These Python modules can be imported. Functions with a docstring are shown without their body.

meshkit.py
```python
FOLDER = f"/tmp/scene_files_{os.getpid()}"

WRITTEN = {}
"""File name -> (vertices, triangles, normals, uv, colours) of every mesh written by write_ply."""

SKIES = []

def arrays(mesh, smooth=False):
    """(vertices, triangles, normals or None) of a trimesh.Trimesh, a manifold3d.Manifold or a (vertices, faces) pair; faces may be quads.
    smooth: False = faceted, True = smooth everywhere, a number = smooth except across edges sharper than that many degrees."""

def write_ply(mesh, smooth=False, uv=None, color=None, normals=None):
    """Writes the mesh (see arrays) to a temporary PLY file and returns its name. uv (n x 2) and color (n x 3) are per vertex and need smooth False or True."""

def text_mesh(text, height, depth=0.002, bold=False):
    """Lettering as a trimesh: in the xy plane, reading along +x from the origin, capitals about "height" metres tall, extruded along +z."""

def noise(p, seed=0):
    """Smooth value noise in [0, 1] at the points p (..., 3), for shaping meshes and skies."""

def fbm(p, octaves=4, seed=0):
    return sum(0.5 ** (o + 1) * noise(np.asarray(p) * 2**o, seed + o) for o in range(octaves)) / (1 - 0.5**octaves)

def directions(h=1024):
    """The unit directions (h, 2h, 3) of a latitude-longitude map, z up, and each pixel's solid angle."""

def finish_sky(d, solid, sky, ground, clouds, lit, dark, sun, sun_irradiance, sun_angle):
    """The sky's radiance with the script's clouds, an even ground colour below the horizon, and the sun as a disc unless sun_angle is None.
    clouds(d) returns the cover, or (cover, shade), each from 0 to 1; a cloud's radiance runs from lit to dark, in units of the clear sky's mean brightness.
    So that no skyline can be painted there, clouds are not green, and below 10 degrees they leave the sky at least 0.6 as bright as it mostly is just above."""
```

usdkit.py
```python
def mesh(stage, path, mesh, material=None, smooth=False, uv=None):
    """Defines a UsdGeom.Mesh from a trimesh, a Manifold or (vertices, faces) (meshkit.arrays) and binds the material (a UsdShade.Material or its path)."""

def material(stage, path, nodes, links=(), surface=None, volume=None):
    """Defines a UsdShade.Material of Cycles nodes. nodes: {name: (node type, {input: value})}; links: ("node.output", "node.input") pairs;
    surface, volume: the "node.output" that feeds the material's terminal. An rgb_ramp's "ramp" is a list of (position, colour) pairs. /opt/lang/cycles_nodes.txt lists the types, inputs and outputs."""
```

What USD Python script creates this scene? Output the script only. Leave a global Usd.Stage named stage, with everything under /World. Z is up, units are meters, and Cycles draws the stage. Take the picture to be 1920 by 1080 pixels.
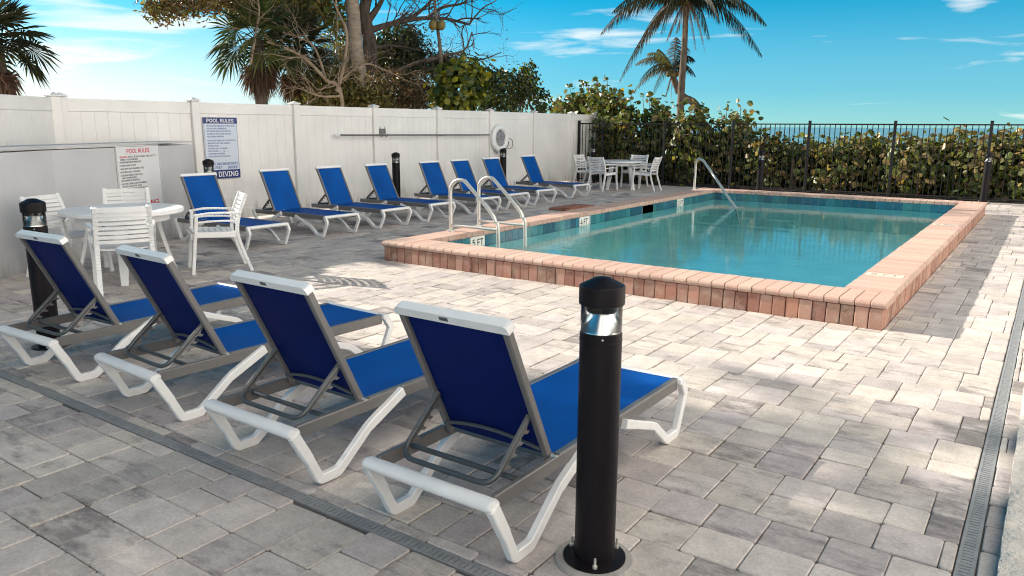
import math, random
import numpy as np, trimesh, usdkit, meshkit
from shapely.geometry import Polygon, box as sbox
from pxr import Usd, UsdGeom, UsdLux, UsdShade, Gf, Sdf, Vt

stage = Usd.Stage.CreateInMemory()
UsdGeom.SetStageUpAxis(stage, 'Z'); UsdGeom.SetStageMetersPerUnit(stage, 1.0)
UsdGeom.Xform.Define(stage, '/World'); UsdGeom.Scope.Define(stage, '/World/Looks')
random.seed(7); RNG = np.random.default_rng(7)

# ------------------------------------------------------------------ camera
F, YAW, PITCH, ROLL, EYE = 1440.0, -.6098, -.2083, .0051, np.array([0, 0, 1.571])
_f = np.array([math.sin(YAW)*math.cos(PITCH), math.cos(YAW)*math.cos(PITCH), math.sin(PITCH)])
_r = np.array([math.cos(YAW), -math.sin(YAW), 0]); _u = np.cross(_r, _f)
_r, _u = math.cos(ROLL)*_r+math.sin(ROLL)*_u, -math.sin(ROLL)*_r+math.cos(ROLL)*_u
cam = UsdGeom.Camera.Define(stage, '/World/camera')
cam.CreateHorizontalApertureAttr(36.0); cam.CreateVerticalApertureAttr(20.25)
cam.CreateFocalLengthAttr(36.0*F/1920); cam.CreateFStopAttr(0.0)
cam.CreateClippingRangeAttr(Gf.Vec2f(.05, 20000))
M = Gf.Matrix4d(*_r, 0, *_u, 0, *(-_f), 0, *EYE, 1)
UsdGeom.Xformable(cam).AddTransformOp().Set(M)
cam.CreateExposureAttr(2.22)

# ------------------------------------------------------------------ sun and sky
SUN_EL, SUN_TO = math.radians(23.5), np.array([-math.cos(math.radians(6)), -math.sin(math.radians(6))])
SUN_ROT = math.atan2(SUN_TO[0], SUN_TO[1])
sd = np.array([SUN_TO[0]*math.cos(SUN_EL), SUN_TO[1]*math.cos(SUN_EL), math.sin(SUN_EL)])
sun = UsdLux.DistantLight.Define(stage, '/World/sun')
sun.CreateIntensityAttr(.58); sun.CreateAngleAttr(.55); sun.CreateNormalizeAttr(True); sun.CreateColorAttr(Gf.Vec3f(1, .90, .77))
zx = sd; xx = np.cross([0, 0, 1], zx); xx /= np.linalg.norm(xx); yx = np.cross(zx, xx)
UsdGeom.Xformable(sun).AddTransformOp().Set(Gf.Matrix4d(*xx, 0, *yx, 0, *zx, 0, 0, 0, 0, 1))

def sky_material():
    n = {
     't': ('texture_coordinate', {}),
     'sky': ('sky_texture', {'sky_type': 'single_scattering', 'sun_disc': False, 'sun_elevation': SUN_EL, 'sun_rotation': SUN_ROT, 'air_density': .4, 'aerosol_density': .25, 'ozone_density': 6.0, 'altitude': 0.0}),
     'hs': ('hsv', {'hue': .5, 'saturation': 1.4, 'value': 1.0, 'fac': 1.0}),
     'tint': ('mix', {'mix_type': 'multiply', 'fac': 1.0, 'color2': (.80, .98, .50)}),
     'sep': ('separate_xyz', {}),
     # wisps: noise stretched along the horizon
     'map': ('mapping', {'mapping_type': 'point', 'scale': (5.0, 5.0, 46.0)}),
     'ns': ('noise_texture', {'scale': 1.0, 'detail': 5.0, 'roughness': .55, 'distortion': .4}),
     'cr': ('rgb_ramp', {'ramp': [(.0, (0, 0, 0)), (.60, (0, 0, 0)), (.76, (1, 1, 1)), (1, (1, 1, 1))]}),
     'hb': ('map_range', {'range_type': 'smoothstep', 'from_min': .30, 'from_max': .02, 'to_min': 0.0, 'to_max': .85, 'clamp': True}),
     'cm': ('math', {'math_type': 'multiply'}),
     'cl': ('mix', {'mix_type': 'mix', 'color2': (3.3, 3.25, 3.1)}),
     # pale sea haze low over the horizon
     'hz': ('map_range', {'range_type': 'smoothstep', 'from_min': .175, 'from_max': .01, 'to_min': 0.0, 'to_max': .97, 'clamp': True}),
     'dot': ('vector_math', {'math_type': 'dot_product', 'vector2': (float(SUN_TO[0]), float(SUN_TO[1]), 0.0)}),
     'gl': ('map_range', {'range_type': 'smoothstep', 'from_min': .38, 'from_max': .93, 'to_min': 0.0, 'to_max': 1.0, 'clamp': True}),   # glare of the haze towards the sun
     'hc': ('mix', {'mix_type': 'mix', 'color1': (.98, 1.48, 1.66), 'color2': (3.1, 3.1, 2.85)}),
     'hg': ('math', {'math_type': 'multiply_add', 'value2': .35, 'value3': .65}), 'hf': ('math', {'math_type': 'multiply'}),
     'hm': ('mix', {'mix_type': 'mix'}), 'na': ('math', {'math_type': 'multiply_add', 'value2': .08}),
     'c1': ('vector_math', {'math_type': 'distance', 'vector2': (-.880, .462, .112)}), 'c1r': ('map_range', {'range_type': 'smoothstep', 'from_min': .13, 'from_max': .02, 'to_min': 0.0, 'to_max': .10, 'clamp': True}),   # a bank of streaks to the south-west
     'c2': ('vector_math', {'math_type': 'distance', 'vector2': (-.10, .985, .142)}), 'c2r': ('map_range', {'range_type': 'smoothstep', 'from_min': .036, 'from_max': .008, 'to_min': 0.0, 'to_max': .17, 'clamp': True}),  # a small one out over the sea
     'c3': ('vector_math', {'math_type': 'distance', 'vector2': (-.50, .86, .075)}), 'c3r': ('map_range', {'range_type': 'smoothstep', 'from_min': .14, 'from_max': .02, 'to_min': 0.0, 'to_max': .10, 'clamp': True}),
     'cs1': ('math', {'math_type': 'add'}), 'cs2': ('math', {'math_type': 'add'}), 'cs3': ('math', {'math_type': 'add'}),
     'bg': ('background_shader', {'strength': .076}),
    }
    l = [('sky.color', 'hs.color'), ('hs.color', 'tint.color1'), ('t.generated', 'sep.vector'), ('t.generated', 'map.vector'), ('map.vector', 'ns.vector'),
         ('t.generated', 'dot.vector1'), ('dot.value', 'gl.value'), ('gl.result', 'hc.fac'), ('hc.color', 'hm.color2'), ('gl.result', 'hg.value1'), ('hg.value', 'hf.value1'), ('hz.result', 'hf.value2'), ('gl.result', 'na.value1'), ('ns.fac', 'na.value3'), ('na.value', 'cs1.value1'), ('t.generated', 'c1.vector1'), ('c1.value', 'c1r.value'), ('c1r.result', 'cs1.value2'), ('t.generated', 'c2.vector1'), ('c2.value', 'c2r.value'), ('cs1.value', 'cs2.value1'), ('c2r.result', 'cs2.value2'), ('t.generated', 'c3.vector1'), ('c3.value', 'c3r.value'), ('cs2.value', 'cs3.value1'), ('c3r.result', 'cs3.value2'), ('cs3.value', 'cr.fac'), ('sep.z', 'hb.value'), ('cr.color', 'cm.value1'), ('hb.result', 'cm.value2'), ('cm.value', 'cl.fac'),
         ('sep.z', 'hz.value'), ('hf.value', 'hm.fac'), ('tint.color', 'hm.color1'), ('hm.color', 'cl.color1'), ('cl.color', 'bg.color')]
    return usdkit.material(stage, '/World/Looks/sky', n, l, surface='bg.background')
dome = UsdLux.DomeLight.Define(stage, '/World/sky')
dome.GetPrim().SetCustomDataByKey('kind', 'structure')
UsdShade.MaterialBindingAPI.Apply(dome.GetPrim()).Bind(sky_material())

# ------------------------------------------------------------------ materials
def mat(name, color, rough=.5, metallic=0., bump=0., bscale=40., var=0., vscale=3., spec=.5, attr=None, extra=None, coat=0.):
    n = {'p': ('principled_bsdf', {'roughness': rough, 'metallic': metallic, 'specular_ior_level': spec, 'coat_weight': coat})}
    l = []
    n['g'] = ('geometry', {})
    src = None
    if attr:
        n['a'] = ('attribute', {'attribute': attr}); src = 'a.color'
    if var:
        n['v'] = ('noise_texture', {'scale': vscale, 'detail': 6.0, 'roughness': .6}); l.append(('g.position', 'v.vector'))
        n['vr'] = ('map_range', {'from_min': .3, 'from_max': .7, 'to_min': 1-var, 'to_max': 1+var*.5, 'clamp': True}); l.append(('v.fac', 'vr.value'))
        n['vm'] = ('mix', {'mix_type': 'multiply', 'fac': 1.0, 'color1': color})
        if src: l.append((src, 'vm.color1'))
        l += [('vr.result', 'vm.color2')]; src = 'vm.color'
    if src: l.append((src, 'p.base_color'))
    else: n['p'][1]['base_color'] = color
    if bump:
        n['bn'] = ('noise_texture', {'scale': bscale, 'detail': 4.0, 'roughness': .6}); l.append(('g.position', 'bn.vector'))
        n['b'] = ('bump', {'strength': 1.0, 'distance': bump}); l += [('bn.fac', 'b.height'), ('b.normal', 'p.normal')]
    return usdkit.material(stage, '/World/Looks/'+name, n, l, surface='p.BSDF')

def stained_mat(name, color, rough, stain, top):
    n = {'g': ('geometry', {}), 's': ('separate_xyz', {}), 'mp': ('mapping', {'mapping_type': 'point', 'scale': (9., 9., 1.1)}), 'n': ('noise_texture', {'scale': 1.0, 'detail': 6., 'roughness': .65}),
         'h': ('map_range', {'from_min': top, 'from_max': 0.0, 'to_min': -.16, 'to_max': .32, 'clamp': True}), 'a': ('math', {'math_type': 'add'}), 'r': ('map_range', {'range_type': 'smoothstep', 'from_min': .52, 'from_max': .95, 'to_min': 0., 'to_max': .75, 'clamp': True}),
         'v': ('noise_texture', {'scale': 1.4, 'detail': 6., 'roughness': .6}), 'vr': ('map_range', {'from_min': .3, 'from_max': .7, 'to_min': .90, 'to_max': 1.03, 'clamp': True}), 'vm': ('mix', {'mix_type': 'multiply', 'fac': 1., 'color1': color}),
         'm': ('mix', {'mix_type': 'mix', 'color2': stain}), 'b': ('bump', {'strength': .6, 'distance': .002}), 'p': ('principled_bsdf', {'roughness': rough})}
    l = [('g.position', 's.vector'), ('g.position', 'mp.vector'), ('mp.vector', 'n.vector'), ('s.z', 'h.value'), ('h.result', 'a.value1'), ('n.fac', 'a.value2'), ('a.value', 'r.value'), ('g.position', 'v.vector'), ('v.fac', 'vr.value'), ('vr.result', 'vm.color2'),
         ('vm.color', 'm.color1'), ('r.result', 'm.fac'), ('m.color', 'p.base_color'), ('v.fac', 'b.height'), ('b.normal', 'p.normal')]
    return usdkit.material(stage, '/World/Looks/'+name, n, l, surface='p.BSDF')
def leaf_mat(name, rough=.4, trans=.3, spec=.38):
    n = {'a': ('attribute', {'attribute': 'tint'}), 'p': ('principled_bsdf', {'roughness': rough, 'specular_ior_level': spec}),
         'tr': ('translucent_bsdf', {}), 'tc': ('mix', {'mix_type': 'multiply', 'fac': 1.0, 'color2': (1.5, 1.45, .5)}), 'm': ('mix_closure', {'fac': trans})}
    l = [('a.color', 'p.base_color'), ('a.color', 'tc.color1'), ('tc.color', 'tr.color'), ('p.BSDF', 'm.closure1'), ('tr.BSDF', 'm.closure2')]
    return usdkit.material(stage, '/World/Looks/'+name, n, l, surface='m.closure')

def paver_mat():
    n = {'a': ('attribute', {'attribute': 'tint'}), 's': ('separate_color', {}), 'g': ('geometry', {}),
         'off': ('combine_xyz', {'z': 0.0}), 'offm': ('math', {'math_type': 'multiply', 'value2': 37.0}),
         'add': ('vector_math', {'math_type': 'add'}),
         'map': ('mapping', {'mapping_type': 'point', 'scale': (3.2, 8.5, 3.0)}),
         'n1': ('noise_texture', {'scale': 1.0, 'detail': 10.0, 'roughness': .74, 'distortion': .2}),
         # threshold of the dark streaks follows the stone's own darkness (g)
         'sub': ('math', {'math_type': 'add'}),
         'r1': ('map_range', {'range_type': 'smoothstep', 'from_min': .54, 'from_max': .78, 'to_min': 0.0, 'to_max': .70, 'clamp': True}),
         'n2': ('noise_texture', {'scale': 62.0, 'detail': 6.0, 'roughness': .78}),
         'r2': ('map_range', {'from_min': .3, 'from_max': .7, 'to_min': .74, 'to_max': 1.12, 'clamp': True}),
         'n3': ('noise_texture', {'scale': 7.0, 'detail': 6.0, 'roughness': .65}),
         'r3': ('map_range', {'from_min': .3, 'from_max': .72, 'to_min': .74, 'to_max': 1.08, 'clamp': True}),
         'warm': ('mix', {'mix_type': 'mix', 'color1': (.50, .45, .445), 'color2': (.60, .545, .49)}),
         'val': ('mix', {'mix_type': 'multiply', 'fac': 1.0}),
         'dk': ('mix', {'mix_type': 'mix', 'color2': (.12, .108, .115)}),
         'm2': ('mix', {'mix_type': 'multiply', 'fac': 1.0}), 'm3': ('mix', {'mix_type': 'multiply', 'fac': 1.0}),
         'bm': ('math', {'math_type': 'multiply_add', 'value2': .5}),
         'b': ('bump', {'strength': .8, 'distance': .0025}),
         'p': ('principled_bsdf', {'roughness': .78, 'specular_ior_level': .35})}
    l = [('a.color', 's.color'), ('s.b', 'offm.value1'), ('offm.value', 'off.x'), ('offm.value', 'off.y'), ('g.position', 'add.vector1'), ('off.vector', 'add.vector2'),
         ('add.vector', 'map.vector'), ('map.vector', 'n1.vector'), ('n1.fac', 'sub.value1'), ('s.g', 'sub.value2'), ('sub.value', 'r1.value'),
         ('g.position', 'n2.vector'), ('n2.fac', 'r2.value'), ('g.position', 'n3.vector'), ('n3.fac', 'r3.value'),
         ('s.b', 'warm.fac'), ('warm.color', 'val.color1'), ('s.r', 'val.color2'),
         ('val.color', 'dk.color1'), ('r1.result', 'dk.fac'), ('dk.color', 'm2.color1'), ('r2.result', 'm2.color2'), ('m2.color', 'm3.color1'), ('r3.result', 'm3.color2'),
         ('m3.color', 'p.base_color'), ('n2.fac', 'bm.value1'), ('n3.fac', 'bm.value3'), ('bm.value', 'b.height'), ('b.normal', 'p.normal')]
    return usdkit.material(stage, '/World/Looks/paver_stone', n, l, surface='p.BSDF')

def brick_mat():
    n = {'a': ('attribute', {'attribute': 'tint'}), 'g': ('geometry', {}),
         'n1': ('noise_texture', {'scale': 9.0, 'detail': 7.0, 'roughness': .68}),
         'r1': ('map_range', {'range_type': 'smoothstep', 'from_min': .42, 'from_max': .68, 'to_min': 0.0, 'to_max': .55, 'clamp': True}),
         'n2': ('noise_texture', {'scale': 90.0, 'detail': 4.0, 'roughness': .7}),
         'r2': ('map_range', {'from_min': .3, 'from_max': .7, 'to_min': .82, 'to_max': 1.1, 'clamp': True}),
         'mx': ('mix', {'mix_type': 'mix', 'color2': (.47, .365, .29)}), 'm2': ('mix', {'mix_type': 'multiply', 'fac': 1.0}),
         'b': ('bump', {'strength': .8, 'distance': .003}), 'p': ('principled_bsdf', {'roughness': .8, 'specular_ior_level': .3})}
    l = [('g.position', 'n1.vector'), ('g.position', 'n2.vector'), ('n1.fac', 'r1.value'), ('n2.fac', 'r2.value'), ('a.color', 'mx.color1'), ('r1.result', 'mx.fac'),
         ('mx.color', 'm2.color1'), ('r2.result', 'm2.color2'), ('m2.color', 'p.base_color'), ('n2.fac', 'b.height'), ('b.normal', 'p.normal')]
    return usdkit.material(stage, '/World/Looks/brick_clay', n, l, surface='p.BSDF')

def water_mat():
    n = {'g': ('geometry', {}), 'mp': ('mapping', {'mapping_type': 'point', 'scale': (1.0, 1.0, 1.0)}),
         'n1': ('noise_texture', {'scale': 3.2, 'detail': 3.0, 'roughness': .5, 'distortion': .6}),
         'n2': ('noise_texture', {'scale': 14.0, 'detail': 2.0, 'roughness': .5}),
         'ad': ('math', {'math_type': 'multiply_add', 'value2': .5}),
         'b': ('bump', {'strength': 1.0, 'distance': .0021}),
         'fr': ('fresnel', {'IOR': 1.33}), 'gl': ('glossy_bsdf', {'color': (.95, .98, 1), 'roughness': .01}),
         'tr': ('transparent_bsdf', {'color': (.71, .98, .97)}), 'm': ('mix_closure', {})}
    l = [('g.position', 'n1.vector'), ('g.position', 'n2.vector'), ('n2.fac', 'ad.value1'), ('n1.fac', 'ad.value3'), ('ad.value', 'b.height'),
         ('b.normal', 'gl.normal'), ('b.normal', 'fr.normal') if False else ('fr.fac', 'm.fac'), ('tr.BSDF', 'm.closure1'), ('gl.BSDF', 'm.closure2')]
    return usdkit.material(stage, '/World/Looks/pool_water', n, l, surface='m.closure')

def glass_mat(name, tint=(.97, .98, .98)):
    n = {'fr': ('fresnel', {'IOR': 1.45}), 'gl': ('glossy_bsdf', {'color': (1, 1, 1), 'roughness': .02}), 'tr': ('transparent_bsdf', {'color': tint}), 'm': ('mix_closure', {})}
    return usdkit.material(stage, '/World/Looks/'+name, n, [('fr.fac', 'm.fac'), ('tr.BSDF', 'm.closure1'), ('gl.BSDF', 'm.closure2')], surface='m.closure')

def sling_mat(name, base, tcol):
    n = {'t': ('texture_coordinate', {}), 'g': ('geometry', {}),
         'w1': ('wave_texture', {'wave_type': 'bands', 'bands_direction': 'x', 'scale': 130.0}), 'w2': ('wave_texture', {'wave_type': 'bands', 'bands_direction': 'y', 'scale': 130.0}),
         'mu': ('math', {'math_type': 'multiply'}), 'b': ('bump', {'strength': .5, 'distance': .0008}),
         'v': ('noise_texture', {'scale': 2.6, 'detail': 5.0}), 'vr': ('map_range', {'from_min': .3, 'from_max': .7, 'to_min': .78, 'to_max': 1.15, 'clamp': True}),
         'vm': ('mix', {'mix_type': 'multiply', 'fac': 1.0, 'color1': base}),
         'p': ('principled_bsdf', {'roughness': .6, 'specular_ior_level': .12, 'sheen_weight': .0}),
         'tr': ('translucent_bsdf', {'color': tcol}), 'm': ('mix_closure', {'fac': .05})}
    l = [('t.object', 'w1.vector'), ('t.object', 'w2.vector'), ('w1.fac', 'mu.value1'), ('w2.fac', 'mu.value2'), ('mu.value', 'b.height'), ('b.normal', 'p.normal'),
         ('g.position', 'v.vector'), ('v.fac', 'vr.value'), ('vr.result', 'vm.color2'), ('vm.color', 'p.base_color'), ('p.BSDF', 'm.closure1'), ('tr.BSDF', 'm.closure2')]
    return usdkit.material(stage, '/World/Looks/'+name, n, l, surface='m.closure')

def bark_mat(name, c1, c2, rings=0.):
    n = {'g': ('geometry', {}), 'mp': ('mapping', {'mapping_type': 'point', 'scale': (9, 9, 3.0 if not rings else 26.0)}), 'n': ('noise_texture', {'scale': 1.0 if not rings else .5, 'detail': 6.0, 'roughness': .65}),
         'r': ('rgb_ramp', {'ramp': [(.3, c1), (.7, c2)]}), 'b': ('bump', {'strength': 1.0, 'distance': .012}), 'p': ('principled_bsdf', {'roughness': .9, 'specular_ior_level': .2})}
    l = [('g.position', 'mp.vector'), ('mp.vector', 'n.vector'), ('n.fac', 'r.fac'), ('r.color', 'p.base_color'), ('n.fac', 'b.height'), ('b.normal', 'p.normal')]
    return usdkit.material(stage, '/World/Looks/'+name, n, l, surface='p.BSDF')

MT = dict(
 vinyl=stained_mat('white_vinyl', (.78, .765, .75), .42, (.38, .36, .30), .55),
 block=stained_mat('painted_block', (.53, .535, .555), .8, (.30, .29, .27), .5),
 cap=mat('white_cap', (.78, .77, .74), .6, bump=.002, bscale=60),
 paver=paver_mat(), sand=mat('joint_sand', (.12, .11, .105), .95, bump=.004, bscale=150, var=.3, vscale=40),
 brick=brick_mat(), mortar=mat('mortar', (.20, .16, .13), .95, bump=.003, bscale=120),
 tile=mat('glazed_tile', (.03, .2, .3), .12, attr='tint', var=.25, vscale=14., coat=.4),
 grout=mat('pool_grout', (.42, .46, .46), .8), plaster=mat('pool_plaster', (.64, .93, .92), .7, var=.12, vscale=2.5),
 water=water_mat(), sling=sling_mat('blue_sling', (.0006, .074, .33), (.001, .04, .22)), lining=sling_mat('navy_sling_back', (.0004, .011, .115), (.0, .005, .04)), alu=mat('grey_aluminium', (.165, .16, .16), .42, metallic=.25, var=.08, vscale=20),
 alu_dark=mat('dark_tube', (.085, .095, .10), .4, metallic=.3), resin=mat('white_resin', (.76, .765, .77), .34, var=.06, vscale=8),
 black=mat('black_powdercoat', (.006, .004, .006), .45, spec=.22, bump=.0006, bscale=300), fence=mat('black_fence_paint', (.016, .015, .017), .55, spec=.25),
 steel=mat('stainless_steel', (.70, .67, .62), .30, metallic=.55, bump=.0004, bscale=60), chrome=mat('bright_reflector', (.88, .89, .90), .24, metallic=1.),
 clear=glass_mat('clear_acrylic'), concrete=mat('cast_concrete', (.36, .34, .32), .85, bump=.004, bscale=90, var=.2, vscale=12),
 grate=mat('drain_grate', (.25, .26, .27), .6, var=.2, vscale=20), dark=mat('dark_void', (.012, .012, .013), .9),
 stucco=mat('rough_stucco', (.66, .61, .55), .9, bump=.03, bscale=26, var=.2, vscale=9), facade=mat('facade_stucco', (.82, .80, .79), .85, bump=.006, bscale=40, var=.06, vscale=1.),
 pane=mat('window_glass', (.03, .04, .05), .05), beach=mat('beach_sand', (.44, .38, .30), .95, bump=.02, bscale=14, var=.2, vscale=.8),
 soil=mat('dark_soil', (.045, .035, .03), .95, bump=.02, bscale=20, var=.3, vscale=4),
 leaf=leaf_mat('leaf'), palm=leaf_mat('palm_leaf', .65, .22, .2), dead=leaf_mat('dead_leaf', .8, .1),
 bark_dark=bark_mat('dark_bark', (.035, .028, .026), (.13, .10, .085)), bark_pale=bark_mat('pale_ringed_bark', (.16, .125, .10), (.36, .29, .235), 1.),
 twig=bark_mat('pale_twig', (.16, .115, .08), (.34, .26, .19)), bark_mid=bark_mat('brown_bark', (.06, .045, .035), (.20, .15, .11)),
 pale_print=mat('sign_pale_blue', (.56, .61, .71), .35), white_print=mat('sign_white', (.72, .72, .74), .35), navy=mat('sign_navy', (.012, .03, .16), .4), blue_ink=mat('blue_ink', (.02, .07, .28), .5), red_ink=mat('red_ink', (.55, .02, .04), .5),
 black_ink=mat('black_ink', (.02, .02, .02), .5), red_plastic=mat('red_plastic', (.5, .03, .02), .35), rubber=mat('black_cable', (.015, .015, .015), .5), rope=mat('grey_rope', (.34, .34, .38), .8, bump=.002, bscale=120),
 coconut=mat('coconut_husk', (.16, .12, .03), .6, var=.3, vscale=9), terracotta=mat('terracotta', (.30, .13, .085), .85, var=.35, vscale=12, bump=.004),
 marker=mat('marker_tile', (.74, .73, .68), .3), faded=mat('faded_tile', (.60, .53, .44), .6), faded_ink=mat('faded_ink', (.30, .24, .19), .8))

# ------------------------------------------------------------------ helpers
USED = {}
def numbered(path):
    n = USED.get(path, -1)+1; USED[path] = n
    return path if n == 0 else f'{path}_{n:03d}'
class MB:
    """Collects shapes that make one mesh."""
    def __init__(s): s.v, s.f, s.t, s.n = [], [], [], 0
    def add(s, v, f, tint=None):
        v = np.asarray(v, float); f = np.asarray(f, int)
        if f.shape[1] == 4: f = np.vstack([f[:, [0, 1, 2]], f[:, [0, 2, 3]]])
        s.v.append(v); s.f.append(f+s.n); s.n += len(v)
        s.t.append(np.tile(tint if tint is not None else (1, 1, 1), (len(v), 1)) if np.ndim(tint) < 2 else np.asarray(tint)); return s
    def tm(s, m, tint=None): return s.add(m.vertices, m.faces, tint)
    def box(s, lo, hi, ch=0., tint=None):
        lo, hi = np.minimum(lo, hi), np.maximum(lo, hi)
        if ch <= 0:
            m = trimesh.creation.box(bounds=[lo, hi]); return s.tm(m, tint)
        c, h = (lo+hi)/2, (hi-lo)/2; ch = min(ch, h.min()*.9); P = []
        for sx in (-1, 1):
            for sy in (-1, 1):
                for sz in (-1, 1):
                    for ax in range(3):
                        q = h-ch; q[ax] = h[ax]; P.append(c+q*np.array([sx, sy, sz]))
        m = trimesh.convex.convex_hull(np.array(P)); return s.tm(m, tint)
    def beam(s, a, b, w, h, up=(0, 0, 1), ch=0., tint=None):
        a, b = np.asarray(a, float), np.asarray(b, float); d = b-a; L = np.linalg.norm(d); z = d/L
        x = np.cross(up, z)
        if np.linalg.norm(x) < 1e-6: x = np.cross((1, 0, 0), z)
        x /= np.linalg.norm(x); y = np.cross(z, x)
        t = MB().box((-w/2, -h/2, 0), (w/2, h/2, L), ch)
        v = np.vstack(t.v) @ np.array([x, y, z])+a
        return s.add(v, np.vstack(t.f), tint)
    def tube(s, pts, r, n=8, tint=None, cap=True):
        pts = np.asarray(pts, float); r = np.broadcast_to(r, len(pts)); T = np.gradient(pts, axis=0); T /= np.maximum(np.linalg.norm(T, axis=1, keepdims=True), 1e-9)
        ref = np.array([0, 0, 1.]) if abs(T[0][2]) < .9 else np.array([1., 0, 0]); x = np.cross(ref, T[0]); x /= np.linalg.norm(x); V = []
        a = np.arange(n)*2*np.pi/n
        for p, t, rr in zip(pts, T, r):
            x = x-t*np.dot(x, t); x /= max(np.linalg.norm(x), 1e-9); y = np.cross(t, x)
            V.append(p+rr*(np.cos(a)[:, None]*x+np.sin(a)[:, None]*y))
        V = np.vstack(V); Fq = []
        for i in range(len(pts)-1):
            for k in range(n): Fq.append([i*n+k, i*n+(k+1) % n, (i+1)*n+(k+1) % n, (i+1)*n+k])
        s_f = np.array(Fq); f = np.vstack([s_f[:, [0, 1, 2]], s_f[:, [0, 2, 3]]])
        if cap:
            e = len(V)-n
            f = np.vstack([f, [[0, k+1, k] for k in range(1, n-1)], [[e, e+k, e+k+1] for k in range(1, n-1)]])
        return s.add(V, f, tint)
    def lathe(s, prof, n=24, c=(0, 0, 0), tint=None, rot=0.):
        prof = np.asarray(prof, float); a = np.arange(n)*2*np.pi/n+rot
        V = np.concatenate([np.stack([r*np.cos(a), r*np.sin(a), np.full(n, z)], 1) for r, z in prof])+np.asarray(c)
        Fq = [[i*n+k, i*n+(k+1) % n, (i+1)*n+(k+1) % n, (i+1)*n+k] for i in range(len(prof)-1) for k in range(n)]
        return s.add(V, Fq, tint)
    def prism(s, poly, depth, fn, tint=None):
        """extrudes a 2D polygon (x, y) by depth along z, then maps each point with fn"""
        m = trimesh.creation.extrude_polygon(Polygon(poly) if not hasattr(poly, 'exterior') else poly, depth, engine='earcut')
        return s.add(np.array([fn(p) for p in m.vertices]), m.faces, tint)
    def xf(s, loc=(0, 0, 0), rz=0.):
        c, n = math.cos(rz), math.sin(rz); R = np.array([[c, n, 0], [-n, c, 0], [0, 0, 1]]); s.v = [v @ R+np.asarray(loc) for v in s.v]; return s
    def build(s, name, material, parent=None, smooth=False, tint=False):
        base = (str(parent.GetPath()) if parent else '/World')+'/'+name
        v, f = np.vstack(s.v), np.vstack(s.f)
        if tint: smooth = smooth if smooth in (True, False) else False
        m = usdkit.mesh(stage, numbered(base), (v, f), material, smooth)
        if tint:
            UsdGeom.PrimvarsAPI(m).CreatePrimvar('tint', Sdf.ValueTypeNames.Color3fArray, 'vertex').Set(Vt.Vec3fArray.FromNumpy(np.vstack(s.t).astype(np.float32)))
        return m.GetPrim()
def thing(name, label, cat, loc=(0, 0, 0), rz=0., group=None):
    x = UsdGeom.Xform.Define(stage, numbered('/World/'+name)); x.AddTranslateOp().Set(Gf.Vec3d(*map(float, loc))); x.AddRotateZOp().Set(float(math.degrees(rz)))
    return tag(x.GetPrim(), label, cat, group)
def tag(o, label=None, cat=None, group=None, kind=None):
    for k, v in (('label', label), ('category', cat), ('group', group), ('kind', kind)):
        if v: o.SetCustomDataByKey(k, v)
    return o
def dup(root, loc, rz, label, group=None):
    was = root.GetCustomData()
    r = thing(root.GetName().rstrip('0123456789').rstrip('_'), label, was['category'], loc, rz, group or was.get('group'))
    r.GetReferences().AddInternalReference(root.GetPath()); r.SetInstanceable(True); return r
def move(root, loc, rz):
    ops = UsdGeom.Xformable(root).GetOrderedXformOps(); ops[0].Set(Gf.Vec3d(*map(float, loc))); ops[1].Set(float(math.degrees(rz)))
def struct(o): return tag(o, kind='structure')
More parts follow.
